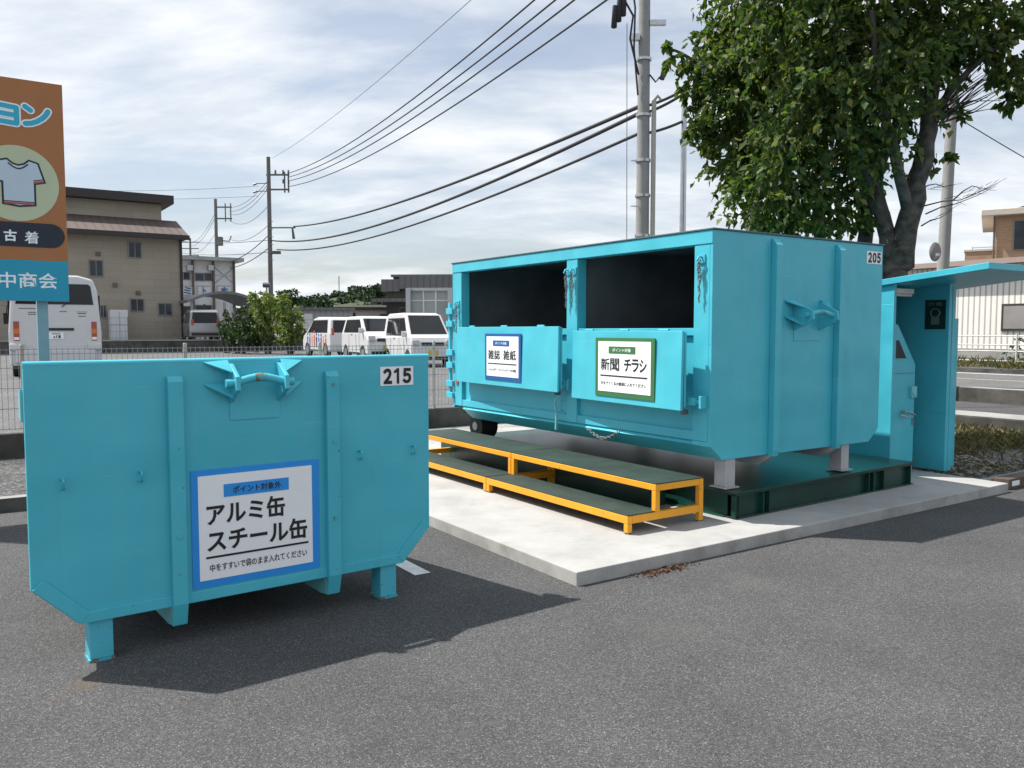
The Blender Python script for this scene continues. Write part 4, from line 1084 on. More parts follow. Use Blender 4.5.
# minibus
bus = thing('minibus', 'white minibus seen from behind beside the orange sign', 'bus', at(57, 21.9, ZF), R(29.5))
BW, BH = 1.07, 2.70
b = MB()
ring0 = [(-BW, .32), (-BW - .01, 1.2), (-BW + .07, 2.30), (-BW + .17, 2.60), (-.55, BH), (.55, BH), (BW - .17, 2.60), (BW - .07, 2.30), (BW + .01, 1.2), (BW, .32)]
b.prism(ring0, 'y', 0, 6.2); b.build('body', M['carwhite'], bus, .07, 3)
rw = [(-.90, 1.93), (.90, 1.93), (.84, 2.42), (.78, 2.47), (-.78, 2.47), (-.84, 2.42)]
b = MB(); b.prism(rw, 'y', -.012, .03); b.build('rear_window', M['glass'], bus)
b = MB(); b.tube([(.15, -.03, 1.86), (.32, -.035, 2.02)], .012, 6); b.build('wiper', M['black'], bus)
for s in (-1, 1):
    tl = MB().box(s * .90 - .065, s * .90 + .065, -.015, .03, .97, 1.48).build('tail_light', M['red'], bus, .01)
    MB().box(s * .90 - .058, s * .90 + .058, -.02, -.0155, 1.16, 1.29).build('amber_lens', M['orangelamp'], tl)
    MB().box(s * .90 - .058, s * .90 + .058, -.02, -.0155, 1.0, 1.07).build('white_lens', M['white'], tl)
    b = MB(); b.box(s * .90 - .17, s * .90 + .17, -.10, .02, .72, .90); b.build('bumper_corner', M['carwhite'], bus, .03)
    for yw in (1.2, 5.0):
        b = MB(); b.tube([(s * .92 - .11, yw, .36), (s * .92 + .11, yw, .36)], .36, 20); b.build('wheel', M['black'], bus)
    b = MB()
    for k in range(5): b.prism([(.5 + k * 1.12, 1.45), (1.45 + k * 1.12, 1.45), (1.45 + k * 1.12, 2.2), (.5 + k * 1.12, 2.2)], 'x', s * (BW - .02) - .04, s * (BW - .02) + .035)
    b.build('side_window', M['glass'], bus)
    b = MB(); b.tube([(s * 1.0, 6.1, 2.0), (s * 1.28, 6.2, 2.05), (s * 1.30, 6.2, 1.75)], .02, 6); b.box(s * 1.30 - .09, s * 1.30 + .09, 6.15, 6.25, 1.45, 1.8); b.build('mirror', M['black'], bus)
b = MB(); b.box(-.94, .94, -.09, .02, .40, .74); b.build('bumper', M['carwhite'], bus, .03)
b = MB(); b.box(-.74, .74, -.006, .01, .82, 1.42); b.build('tailgate_panel', M['carwhite'], bus, .004)
b = MB(); b.box(-.36, .42, -.03, 0, 1.24, 1.31); b.build('tailgate_handle', M['blacksteel'], bus, .01)
pb = MB().box(-.17, .17, -.028, -.007, 1.02, 1.19).build('number_plate', M['white'], bus)
b = MB(); b.box(-.06, -.03, -.030, -.0285, 1.04, 1.09); b.box(.0, .02, -.030, -.0285, 1.04, 1.12); b.box(.05, .10, -.030, -.0285, 1.04, 1.12); b.box(-.1, .1, -.030, -.0285, 1.145, 1.165); b.build('plate_print', M['ink'], pb)
for x0, x1, z0 in ((-.82, -.45, 1.80), (-.62, -.40, 1.70), (-.62, -.33, 1.65), (.10, .25, 1.73)):
    b = MB(); x = x0
    while x < x1:
        b.box(x, x + .022, -.003, .003, z0, z0 + .028); x += .034
    b.build('small_print', M['blacksteel'], bus)
b = MB(); b.box(.52, .72, -.003, .003, 1.68, 1.705); b.box(.53, .71, -.003, .003, 1.61, 1.63); b.box(.50, .74, -.003, .003, 1.73, 1.745); b.build('small_print', M['green'], bus)
b = MB(); b.tube([(.55, -.04, .40), (.55, .25, .42)], .075, 12); b.build('tow_hook', M['black'], bus)

# ================================================================== buildings
def bldg(name, label, a, b_, z, cat='building'):
    return thing(name, label, cat, L(a, b_, z), TH)
def win(parent, m, x0, x1, z0, z1, face='-y', y=0.0, frame=.05, mullion=True, fm=None):
    fm = fm or M['shedgrey']
    f = MB().box(x0, x1, y - .05, y + .02, z0, z1).build('window', M['winframe'], parent)
    if mullion:
        xm = (x0 + x1) / 2
        MB().box(x0 + frame, xm - frame * .4, y - .056, y - .051, z0 + frame, z1 - frame).build('pane', m, f)
        MB().box(xm + frame * .4, x1 - frame, y - .056, y - .051, z0 + frame, z1 - frame).build('pane', m, f)
    else:
        MB().box(x0 + frame, x1 - frame, y - .056, y - .051, z0 + frame, z1 - frame).build('pane', m, f)
    return f
# tan apartment block: face along a at lot b = 52.6, right end at a = 11.3
bT = 52.6
tb = bldg('apartment_building', 'tan sided apartment building with a brown pent roof on the left', 0, bT, 0)
aR = on_b(181, 300, bT)[0]; aL = aR - 24
zE = on_b(181, 238, bT)[1]
box('wall', M['tan'], tb, aL, aR, 0, 9, ZF, zE)
box('corner_trim', M['dkbrown'], tb, aR - .02, aR + .12, -.10, .02, ZF, zE)
zR = on_b(176, 217, bT)[1]; zU = on_b(176, 200, bT)[1]; zT = on_b(178, 193, bT)[1]
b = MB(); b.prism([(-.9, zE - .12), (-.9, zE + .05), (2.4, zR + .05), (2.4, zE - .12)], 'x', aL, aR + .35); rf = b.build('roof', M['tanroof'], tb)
box('eave_board', M['dkbrown'], rf, aL, aR + .37, -.98, -.9, zE - .2, zE + .08)
box('upper_wall', M['tan'], tb, aL, aR - .5, 2.45, 8.6, zE, zU + .0)
box('upper_roof', M['dkbrown'], tb, aL, aR + .1, 1.7, 9.2, zU + .0, zU + .5)
for (x0, y0, x1, y1) in ((128, 242, 141.5, 258), (89, 260, 103, 276.5), (130, 298.5, 144, 311.6), (158, 303, 172, 315.5), (100, 305, 106.5, 318)):
    xa, za = on_b(x0, y1, bT); xb, zb_ = on_b(x1, y0, bT)
    win(tb, M['glass2'], xa, xb, za, zb_, frame=.06)
for (x0, y0) in ((98, 254), (115, 285), (138, 293)):
    xa, za = on_b(x0, y0, bT); box('vent_cap', M['column'], tb, xa - .12, xa + .12, -.08, .0, za - .12, za + .12)
xa, za = on_b(111, 341, bT - 1.2); xb, zb_ = on_b(128, 310, bT - 1.2)
wb = thing('storage_cabinet', 'white storage cabinet standing against the tan apartment wall', 'cabinet', L(xa, bT - 1.2, 0), TH)
b = MB(); b.box(0, (xb - xa) * .99, 0, .8, ZF, zb_); b.build('cabinet_body', M['wallwhite'], wb, .02)
b = MB(); b.box((xb - xa) * .5 - .012, (xb - xa) * .5 + .012, -.006, 0, ZF + .7, zb_ - .1); b.box(.02, (xb - xa) * .97, -.006, 0, (ZF + zb_) / 2 + .35, (ZF + zb_) / 2 + .38); b.build('door_seam', M['shedgrey'], wb)
# low wall in front of the apartments and shrubs
lw = thing('roadside_wall', 'long low dark wall in front of the tan apartments', 'wall', L(0, 49.5, 0), TH)
box('wall', M['dkkerb'], lw, -16, 26, 0, .25, ZF, 1.02)
box('coping', M['kerb'], lw, -16, 26, -.05, .30, 1.02, 1.10)
f2 = thing('wire_fence', 'thin wire fence on the low wall in front of the shrubs', 'fence', L(0, 49.6, 1.1), TH)
for k in range(12):
    a = 6 + k * 1.9
    b = MB(); b.tube([(a, 0, 0), (a, 0, 1.25)], .025, 6); b.build('post', M['winframe'], f2)
b = MB()
for z in (.1, .45, .8, 1.2): b.box(6, 26.9, -.012, .012, z - .008, z + .008)
x = 6.0
while x < 26.9:
    b.box(x - .004, x + .004, -.02, -.012, .05, 1.2); x += .22
b.build('mesh_panel', M['winframe'], f2)
# white panel building
bW = 67.0
wbd = bldg('prefab_building', 'white two storey prefab building with blue lettering and brown columns', 0, bW, 0)
aWR = on_b(234.5, 290, bW)[0]; aWL = on_b(150, 290, bW)[0]; zWT = on_b(234, 262, bW)[1]
box('wall', M['wallwhite'], wbd, aWL, aWR, 0, 8, ZF, zWT)
b = MB(); b.box(aWL, aWR + .6, -.7, 8.4, zWT, zWT + .28); b.build('roof', M['glasshouse'], wbd)
for px in (193, 213.5, 234):
    xa = on_b(px, 290, bW)[0]; box('column', M['column'], wbd, xa - .07, xa + .07, -.2, 0, ZF, zWT)
for (x0, y0, x1, y1) in ((183, 272, 190, 280), (195, 273, 204, 281), (204, 273, 212, 281), (183, 306, 192, 315), (195, 305, 212, 315)):
    xa, za = on_b(x0, y1, bW); xb, zb_ = on_b(x1, y0, bW); win(wbd, M['glass2'], xa, xb, za, zb_, mullion=False, frame=.06)
for px, s_ in ((187, 'ミ'), (204, 'ト'), (224, 'ホ')):
    xa, za = on_b(px - 6.5, 295.5, bW); xb, zb_ = on_b(px + 6.5, 286, bW)
    pn = MB().box(xa, xb, -.10, -.02, za, zb_).build('letter_panel', M['wallwhite'], wbd)
    fr = .06
    b = MB(); b.box(xa, xb, -.11, -.101, zb_ - fr, zb_); b.box(xa, xb, -.11, -.101, za, za + fr); b.build('panel_edge', M['shedgrey'], pn)
    mx_ = (xa + xb) / 2; hh = (zb_ - za) * .38
    text('lettering', s_, M['blue2'], pn, mx_ - hh * (.45 if s_ == 'ト' else 1.0), mx_ + hh * (.45 if s_ == 'ト' else 1.0), za + .1, zb_ - .1, -.112, '-y', .03, .01)
for px in (189, 210):
    xa, za = on_b(px, 268, bW); b = MB(); b.box(xa - .2, xa + .2, -.35, -.02, za - .2, za + .2); b.build('wall_lamp', M['rim'], wbd)
b = MB()
xa, za = on_b(215, 283, bW); xb, zb_ = on_b(233, 268, bW)
b.tube([(xa, -.03, za), (xb, -.03, zb_)], .035, 5); b.tube([(xa, -.03, zb_), (xb, -.03, za)], .035, 5)
b.box(xa, xb, -.05, -.001, (za + zb_) / 2 - .04, (za + zb_) / 2 + .04); b.build('brace', M['rim'], wbd)
# carport
bC = 50.5
cp = thing('carport', 'grey carport with a shallow curved roof above the silver minivan', 'carport', L(0, bC, 0), TH)
x0 = on_b(187, 303, bC)[0]; x1 = on_b(262, 303, bC)[0]; z0 = on_b(190, 303, bC)[1]; z1 = on_b(228, 295, bC)[1]
pr = []
for k in range(13):
    t = k / 12; pr.append((x0 + (x1 - x0) * t, z0 + (z1 - z0) * 1.15 * math.sin(math.pi * t)))
pr2 = [(p[0], p[1] + .16) for p in pr[::-1]]
MB().prism(pr + pr2, 'y', 0, 5.2).build('roof', simple('carport_sheet', (0.16, 0.17, 0.18), .5), cp)
for x in (x0 + .3, (x0 + x1) / 2, x1 - .3):
    for y in (.2, 5.0):
        b = MB(); b.box(x - .06, x + .06, y - .06, y + .06, ZF, z0 + .1); b.build('post', M['shedgrey'], cp)
# sheds, houses, greenhouse behind the vans
def gable(name, label, px0, px1, d, pytop, depth, wm, rm, roofh=.0, rz=TH, z0=ZF, over=.3, cat='building', mono=False):
    p = at(px0, d, 0); ln = (px1 - px0) / FPX * d / math.cos(rz)
    r = thing(name, label, cat, p, rz)
    h = zat(pytop, d)
    box('wall', wm, r, 0, ln, 0, depth, z0, h - roofh)
    if roofh > 0:
        if mono: pr = [(-over, h - roofh), (depth + over, h - roofh), (depth + over, h), (-over, h - roofh + .2)]
        else: pr = [(-over, h - roofh), (depth + over, h - roofh), (depth + over, h - roofh + .12), (depth / 2, h), (-over, h - roofh + .12)]
        MB().prism(pr, 'x', -over, ln + over).build('roof', rm, r)
    else:
        box('roof', rm, r, -.15, ln + .15, -.25, depth + .2, h, h + .18)
    return r, ln, h
s1, ln, h = gable('storage_shed', 'small grey sheet metal shed beside the shrubs', 297, 350, 58, 310, 6, M['shedgrey'], M['greyroof'], 0, R(18), cat='shed')
box('door', M['wallwhite'], s1, -.02, -.001, 1, 4, ZF, h - .5); box('front_panel', M['wallwhite'], s1, .05, 1.1, -.04, -.001, ZF, h - .25)
s2, ln, h = gable('long_warehouse', 'long low beige building with dark openings behind the parked vans', 336, 405, 72, 307, 10, M['beige'], M['eave'], 0, R(10))
box('opening', M['glass'], s2, ln * .05, ln * .28, -.05, -.001, h - 1.5, h - .5); box('opening', M['glass'], s2, ln * .62, ln * .82, -.05, -.001, h - 1.3, h - .6); box('eave_band', M['dkbrown'], s2, -.1, ln, -.3, -.051, h - .25, h - .02)
s3, ln, h = gable('dark_house', 'dark two storey house with a grey sheet roof behind the vans', 394, 470, 66, 277, 9, M['darkwall'], M['greyroof'], 0, R(-4))
box('upper_roof', M['greyroof'], s3, .6, ln + .5, -.6, 9.3, h - .95, h)
box('wing_roof', M['greyroof'], s3, -.9, .58, -.35, 6, h - 1.15, h - .2)
box('wing_wall', M['darkwall'], s3, -.6, -.001, .1, 6, ZF, h - 1.16)
box('lower_roof', M['greyroof'], s3, -1.4, ln * .6, -1.6, -.02, h - 2.0, h - 1.75)
for k in range(3):
    xa = .5 + k * 2.2; win(s3, M['glass2'], xa, xa + 1.5, h - 3.6, h - 2.4)
gh = thing('panel_building', 'pale steel framed building with translucent panels behind the boxy white van', 'building', at(411, 39, 0), R(-4))
h = zat(291, 39); ln = 4.4
box('wall', M['glasshouse'], gh, 0, ln, 0, 6, ZF, h)
box('roof', M['rim'], gh, -.12, ln + .1, -.12, 6.1, h, h + .14)
for x in (.0, .62, 1.2, 1.95, 2.7, 3.4, 4.1):
    b = MB(); b.box(x - .035, x + .035, -.05, -.001, ZF, h - .002); b.build('mullion', M['wallwhite'], gh)
for z in (h - .45, h - 1.9):
    b = MB(); b.box(.03, ln, -.04, -.0012, z - .03, z + .03); b.build('transom', M['wallwhite'], gh)
for x in (-.06, 1.9):
    b = MB(); b.box(x - .10, x + .12, -.35, -.06, ZF, h + .12); b.build('steel_column', M['rim'], gh)
# right side: corrugated warehouse, railing, brick house
bb0 = -12
wh = thing('corrugated_warehouse', 'cream corrugated warehouse across the street with a dark framed window', 'building', L(31, 0, 0), TH)
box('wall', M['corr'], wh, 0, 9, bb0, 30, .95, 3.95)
box('foundation', M['kerb'], wh, -.04, 9, bb0, 30, .3, .95)
b = MB(); b.prism([(-.5, 3.95), (4.5, 4.55), (9.4, 3.95)], 'y', bb0 - .3, 30.3); b.build('roof', M['brownroof'], wh)
def on_a(px, py, a):
    r = ray(px, py); ra = r.x * CT + r.y * ST; rb_ = -r.x * ST + r.y * CT
    t = a / ra; return rb_ * t, CAM_H + r.z * t
y0, zt = on_a(1002.5, 304, 31); zb_ = on_a(1002.5, 331, 31)[1]
f = MB().box(-.06, .0, y0 - 1.9, y0, zb_, zt).build('window', M['dkbrown'], wh)
MB().box(-.07, -.061, y0 - 1.82, y0 - .08, zb_ + .08, zt - .08).build('pane', simple('frosted_pane', (0.26, 0.25, 0.24), .2, var=.2, scale=1), f)
gr = thing('guard_railing', 'white pipe railing along the street in front of the corrugated warehouse', 'railing', L(28.6, 0, .5), TH)
for z in (.10, .42, .63, .92):
    b = MB(); b.tube([(0, bb0, z), (0, 30, z)], .02, 8); b.build('rail', M['rail'], gr)
for k in range(16):
    b = MB(); b.tube([(0, bb0 + k * 2.8, -.15), (0, bb0 + k * 2.8, 1.0)], .036, 8); b.build('post', M['rail'], gr)
bh = thing('brick_house', 'orange brick house with a pale eave behind the warehouse', 'house', at(997, 46, 0), R(-30))
h = zat(216, 46)
box('wall', M['brick'], bh, -.3, 9, 0, 8, ZF, h)
b = MB(); b.prism([(-1.0, h), (9, h), (9, h + .34), (-1.0, h + .34)], 'y', -.55, 8.4); b.build('eave', M['eave'], bh, .03)
b = MB(); b.prism([(.2, h + .25), (9, h + .25), (4.6, h + 1.4)], 'y', -.2, 8.2); b.build('roof', M['dkbrown'], bh)
win(bh, M['glass2'], .55, 2.1, zat(251, 46), zat(221, 46), mullion=True)
box('lower_wing', M['brick'], bh, -1.75, -.301, .2, 6, ZF, zat(250, 46))
box('wing_cap', M['eave'], bh, -1.8, -.302, .15, 6, zat(250, 46), zat(250, 46) + .1)
b = MB(); b.tube([(-1.4, 1, zat(250, 46) + .1), (-1.4, 1, zat(244, 46))], .03, 6); b.tube([(-1.4, 1, zat(245, 46)), (-.1, 1, zat(245, 46))], .03, 6); b.build('rooftop_rail', M['rim'], bh)
b = MB(); b.tube([(-.36, -.1, h), (-.36, -.1, ZF)], .05, 8); b.build('downpipe', M['column'], bh)

# ================================================================== poles and wires
def pole(name, label, px, d, ytop, r0, m, extra=None, z0=ZF, lean=0.0, cat='utility pole'):
    p = at(px, d, 0)
    rt = thing(name, label, cat, (p.x, p.y, z0), 0.0)
    h = zat(ytop, d) - z0
    MB().tube([(0, 0, -.3), (lean * h * .5, 0, h * .5), (lean * h, 0, h)], [r0, r0 * .86, r0 * .72], 14).build('pole', m, rt)
    if extra: extra(rt, h)
    return rt
def arms272(rt, h):
    for dz in (1.15, 2.1):
        b = MB(); b.box(-.15, 1.35, -.06, .06, h - dz - .05, h - dz + .05); b.build('crossarm', M['poledark'], rt)
    b = MB(); b.box(1.0, 1.08, -.05, .05, h - 2.3, h - .95); b.box(1.25, 1.33, -.05, .05, h - 2.3, h - .95); b.build('arm_brace', M['poledark'], rt)
    for x, z in ((.45, -1.0), (.95, -1.0), (1.3, -1.0), (.95, -1.6), (1.3, -1.65)):
        b = MB(); b.tube([(x, 0, h + z - .1), (x, 0, h + z + .16)], [.07, .05], 8); b.build('insulator', M['porcelain'], rt)
    for z in (-1.7, -2.2):
        b = MB(); b.tube([(-.1, 0, h + z), (-.75, -.1, h + z - .03)], .03, 6); b.tube([(-.75, -.1, h + z - .03), (-1.0, -.1, h + z - .12)], .06, 6); b.build('bracket_insulator', M['porcelain'], rt)
    b = MB(); b.box(0, 1.7, -.04, .04, h - 4.62, h - 4.54); b.tube([(1.5, 0, h - 4.6), (1.58, 0, h - 5.3)], [.06, .10], 8); b.build('cable_arm', M['poledark'], rt)
    b = MB(); b.box(.1, .7, -.1, .1, h - 6.3, h - 6.1); b.build('junction_box', M['porcelain'], rt)
    for k in range(6):
        b = MB(); b.tube([(-.02, -.16, h - 4.2 - k * .5), (.3, -.2, h - 4.2 - k * .5)], .02, 5); b.build('step_bolt', M['poledark'], rt)
P1 = pole('utility_pole', 'tall concrete utility pole rising behind the shrubs', 272, 55, 157, .17, M['poledark'], arms272)
def arms219(rt, h):
    for dz in (.75, 1.8):
        b = MB(); b.box(-.1, 1.5, -.06, .06, h - dz - .06, h - dz + .06); b.build('crossarm', M['poledark'], rt)
    for x in (.9, 1.4):
        b = MB(); b.box(x - .04, x + .04, -.05, .05, h - 2.1, h - .4); b.build('arm_brace', M['poledark'], rt)
    b = MB(); b.box(.1, .55, -.25, .25, h - 4.3, h - 3.5); b.build('transformer_box', M['poledark'], rt)
    b = MB(); b.tube([(0, 0, h - 3.8), (1.2, 0, h - 3.9), (1.4, 0, h - 3.4)], .06, 6); b.build('cable_arm', M['poledark'], rt)
P2 = pole('utility_pole', 'utility pole behind the white prefab building', 219, 78, 199, .19, M['poledark'], arms219)
def arms193(rt, h):
    for dz in (.6, 1.5, 2.5):
        b = MB(); b.box(-1.2, 1.2, -.06, .06, h - dz - .06, h - dz + .06); b.build('crossarm', M['poledark'], rt)
P3 = pole('utility_pole', 'small distant utility pole beside the tan apartment roof', 193, 120, 238, .18, M['poledark'], arms193)
def near_extra(rt, h):
    b = MB(); b.tube([(.20, -.06, -.3), (.20, -.06, 6.1)], .048, 10); b.tube([(.20, -.06, 6.1), (.28, -.05, 6.2), (.34, -.05, 6.12)], .03, 8); b.build('conduit', simple('conduit_pipe', (.40, .39, .35), .6), rt)
    for z in (2.6, 3.4, 4.2, 4.9, 5.8, 6.9, 8.2):
        b = MB(); b.tube([(0, 0, z), (0, 0, z + .05)], .155, 16); b.build('band', M['zinc'], rt)
    for z in (3.1, 4.0, 4.9):
        b = MB(); b.tube([(-.1, -.1, z), (-.26, -.16, z)], .012, 6); b.build('step_bolt', M['zinc'], rt)
    b = MB(); b.box(-.30, -.1, -.12, .0, 7.28, 7.40); b.build('bracket', M['zinc'], rt); b = MB(); b.box(.1, .42, -.09, .0, 7.58, 7.68); b.build('bracket', M['zinc'], rt)
    for x, z in ((-.62, 7.72), (-.53, 7.84), (-.44, 7.95)):
        b = MB(); b.tube([(x, -.1, z - .22), (x, -.1, z - .2), (x + .02, -.1, z + .22)], [.02, .06, .05], 8); b.build('insulator', M['wire'], rt)
    b = MB(); b.tube([(-.50, -.1, 8.2), (-.24, -.1, 7.75), (-.30, -.12, 7.3), (-.12, -.1, 6.6)], .022, 6); b.tube([(-.35, -.1, 8.9), (-.2, -.1, 7.9), (-.22, -.12, 7.1), (-.13, -.1, 6.2)], .02, 6)
    b.tube([(.1, -.1, 6.6), (.22, -.12, 6.45), (.30, -.12, 6.55)], .018, 6); b.build('cable', M['wire'], rt)
    b = MB(); b.tube([(.34, -.12, 6.5), (.44, -.12, 6.85)], [.05, .06], 8); b.build('cable_joint', M['wire'], rt)
    b = MB(); b.tube([(-.30, -.1, -.2), (-.36, -.1, 7.6)], .007, 5); b.build('ground_wire', M['wire'], rt)
P4 = pole('utility_pole', 'thick concrete utility pole directly behind the tall container', 641, 17, -60, .150, M['polegrey'], near_extra, z0=.1)
P5 = pole('steel_pole', 'slim shiny steel pole between the concrete pole and the tree', 681, 17.6, 90, .078, M['steelpole'], None, z0=.1, cat='pole')
def right_extra(rt, h):
    b = MB(); b.tube([(.12, -.14, 1.5), (.12, -.14, 2.1)], .02, 6); b.build('band', M['zinc'], rt)
P6 = pole('utility_pole', 'grey utility pole right of the big tree', 937, 19, 40, .145, M['polegrey'], right_extra, z0=ZF, lean=.025)
p = at(929, 18.6, zat(252, 18.6))
ds = thing('satellite_dish', 'small grey satellite dish mounted on the right hand pole', 'dish', p, 0)
b = MB(); pts = []
for k in range(6):
    t = k / 5; pts.append((0, -.10 + .10 * t * t, 0))
rings = []
for k in range(6):
    t = k / 5; b_r = max(.005, .215 * t)
    rings.append([b.bm.verts.new((b_r * .62 * math.cos(q * math.pi / 10) + .05 * t, -.04 * (1 - t * t) - .02 + .0, b_r * math.sin(q * math.pi / 10))) for q in range(20)])
for k in range(5):
    for q in range(20): b.bm.faces.new((rings[k][q], rings[k][(q + 1) % 20], rings[k + 1][(q + 1) % 20], rings[k + 1][q]))
dd = b.build('reflector', simple('dish_grey', (.20, .19, .19), .5), ds)
sm = dd.modifiers.new('thick', 'SOLIDIFY'); sm.thickness = .015
b = MB(); b.tube([(0, 0, 0), (.12, .12, -.03), (.24, .25, -.03)], .018, 6); b.tube([(0.02, -.02, -.2), (.0, -.22, -.08)], .01, 6); b.box(-.03, .03, -.26, -.2, -.11, -.05); b.build('mount_arm', M['zinc'], ds)

wire_no = 0
def wire(label, p, q, sag, r):
    p = Vector(p); q = Vector(q)
    b = MB(); n = 26
    b.tube([p.lerp(q, k / n) - Vector((0, 0, sag * 4 * (k / n) * (1 - k / n))) for k in range(n + 1)], r, 5)
    return tag(b.build('overhead_wire', M['wire'], None), label, 'wire', 'overhead wires')
d1 = 55
ord4 = ['uppermost', 'second', 'third', 'lowest']
for i, (px, py, zq) in enumerate(((291, 173.5, zat(-84, 17)), (292, 177, zat(-66, 17)), (292, 181, zat(-52, 17)), (292, 186.5, zat(-28, 17)))):
    wire('%s of four thin wires from the crossarm behind the shrubs to the top edge' % ord4[i], at(px, d1, zat(py, d1)), (2.35 + .1 * i, 17, zq), .75, .024)
wire('lone hair thin wire running up left of the bundle', at(276, d1, zat(158, d1)), at(500, 21, zat(-26, 21)), .35, .009)
t3 = ['uppermost', 'middle', 'lowest']
for i, (px, py, qy, sg_) in enumerate(((296, 226.5, 107, .5), (274, 240.5, 114, .85), (279, 249.5, 134, .75))):
    wire('%s of three thick cables reaching the thick concrete pole' % t3[i], at(px, d1, zat(py, d1)), at(636, 17, zat(qy, 17)), sg_, .045 if i < 2 else .035)
for i, (qy, ry) in enumerate(((107, 90), (114, 94), (134, 121))):
    wire('%s of three short cables between the concrete pole and the steel pole' % t3[i], at(641, 17, zat(qy, 17)), at(680, 17.6, zat(ry, 17.6)), .03, .03)
for i, (qy, ry) in enumerate(((96, 60), (122, 85))):
    wire('%s cable running from the steel pole into the tree' % ('upper', 'lower')[i], at(680, 17.6, zat(qy, 17.6)), at(948, 19, zat(ry, 19)), .3, .02)
wire('thick black cable leaving the tree at the upper right edge', at(945, 19, zat(42, 19)), at(1120, 13, zat(-22, 13)), .1, .045)
wire('thin wire slanting down at the right edge above the brick house', at(950, 19, zat(118, 19)), at(1180, 24, zat(238, 24)), .15, .012)
for i, (y0, y1, sgg) in enumerate(((182, 207, .5), (186, 211, .5), (190, 214, .6), (207, 220, .7), (226, 239, .5))):
    wire('%s of five wires between the two poles near the white prefab building' % ('uppermost', 'second', 'third', 'fourth', 'lowest')[i], at(270, d1, zat(y0, d1)), at(232, 78, zat(y1, 78)), sgg, .018)
for i, (y0, y1) in enumerate(((212, 242), (216, 246), (232, 252))):
    wire('%s of three faint wires to the small distant pole' % t3[i], at(219, 78, zat(y0, 78)), at(193, 120, zat(y1, 120)), .8, .02)
for i, (y0, y1) in enumerate(((234, 262), (247, 268))):
    wire('%s of two service cables dropping towards the prefab roof' % ('upper', 'lower')[i], at(272, d1, zat(y0, d1)), at(232, 66, zat(y1, 66)), .25, .03)
for i, (y0, y1) in enumerate(((240, 239), (252, 251))):
    wire('%s of two level wires crossing left of the shrub pole' % ('upper', 'lower')[i], at(272, d1, zat(y0, d1)), at(170, 90, zat(y1, 90)), .3, .02)
for i, (y0, y1) in enumerate(((186, 184), (196, 190))):
    wire('%s of two faint wires over the tan apartment roof' % ('upper', 'lower')[i], at(262, d1, zat(y0, d1)), at(-40, 60, zat(y1, 60)), .4, .012)
# small lamp pole among the shrubs
lp = thing('flood_lamp', 'small flood lamp on a thin pole beside the tall utility pole', 'lamp', at(268, 50, ZF), 0)
b = MB(); b.tube([(0, 0, 0), (0, 0, zat(287, 50) - ZF)], .05, 8); b.build('pole', M['polegrey'], lp)
b = MB(); b.tube([(-.2, 0, zat(285, 50) - ZF), (.2, 0, zat(285, 50) - ZF)], .16, 10); b.build('lamp_head', M['porcelain'], lp)
an = thing('antenna_mast', 'thin antenna mast above the long beige building', 'antenna', at(340, 72, ZF), 0)
b = MB(); b.tube([(0, 0, 0), (0, 0, zat(276, 72) - ZF)], .035, 6); b.build('mast', M['wire'], an)

# ================================================================== foliage
def leaf_mesh(name, P, D, S, m, parent=None, droop=.35, wfac=.5):
    """P leaf bases, D pointing directions, S lengths: one folded leaf each"""
    n = len(P)
    D = D / np.linalg.norm(D, axis=1, keepdims=True)
    rv = rng.normal(size=(n, 3)); rv -= (rv * D).sum(1, keepdims=True) * D
    rv /= np.linalg.norm(rv, axis=1, keepdims=True)
    nn = np.cross(D, rv)
    S = S[:, None]
    mid = P + D * S * .45
    tip = P + D * S - np.array([0, 0, 1]) * S * droop * .5
    lf = mid + rv * S * wfac * .5 + nn * S * .10
    rt = mid - rv * S * wfac * .5 + nn * S * .10
    V = np.stack([P, lf, tip, rt], 1).reshape(-1, 3)
    idx = np.arange(n) * 4
    Fc = np.concatenate([np.stack([idx, idx + 1, idx + 2], 1), np.stack([idx, idx + 2, idx + 3], 1)], 1).reshape(-1, 3)
    me = bpy.data.meshes.new(name)
    me.vertices.add(len(V)); me.vertices.foreach_set('co', V.ravel())
    me.loops.add(Fc.size); me.loops.foreach_set('vertex_index', Fc.ravel().astype(np.int32))
    me.polygons.add(len(Fc)); me.polygons.foreach_set('loop_start', (np.arange(len(Fc)) * 3).astype(np.int32))
    me.update(calc_edges=True); me.validate()
    me.materials.append(m)
    o = bpy.data.objects.new(name, me); COL.objects.link(o)
    if parent: o.parent = parent
    return o
def sprays(clumps, per, leaves, size, spread=1.0, droop=.5, dr=.35):
    """clumps: (x,y,z,rx,rz). twigs grow outward through each clump and sag; leaves sit along them"""
    P, D, S, T = [], [], [], []
    for (x, y, z, rx, rz) in clumps:
        k = max(4, int(per * rx * rx * (rz / rx) ** .5))
        for i in range(k):
            v = rng.normal(size=3); v /= np.linalg.norm(v)
            rr = rng.uniform(.15, 1.0) ** .6
            c = np.array([x, y, z]) + v * np.array([rx, rx, rz]) * rr * .92
            d = v * np.array([1, 1, .5]) + rng.normal(size=3) * .55; d[2] -= .25
            d /= np.linalg.norm(d)
            ln = rng.uniform(.25, .6) * min(1.0, rx * 1.3) * spread
            tw = []
            for j in range(leaves):
                t = (j + .5) / leaves
                p = c + d * ln * t - np.array([0, 0, 1]) * droop * ln * t * t
                tw.append(p)
                side = rng.normal(size=3)
                dv = d * .7 + side * .8 - np.array([0, 0, dr])
                P.append(p); D.append(dv); S.append(size * rng.uniform(.65, 1.25))
            T.append(tw)
    return np.array(P), np.array(D), np.array(S), T
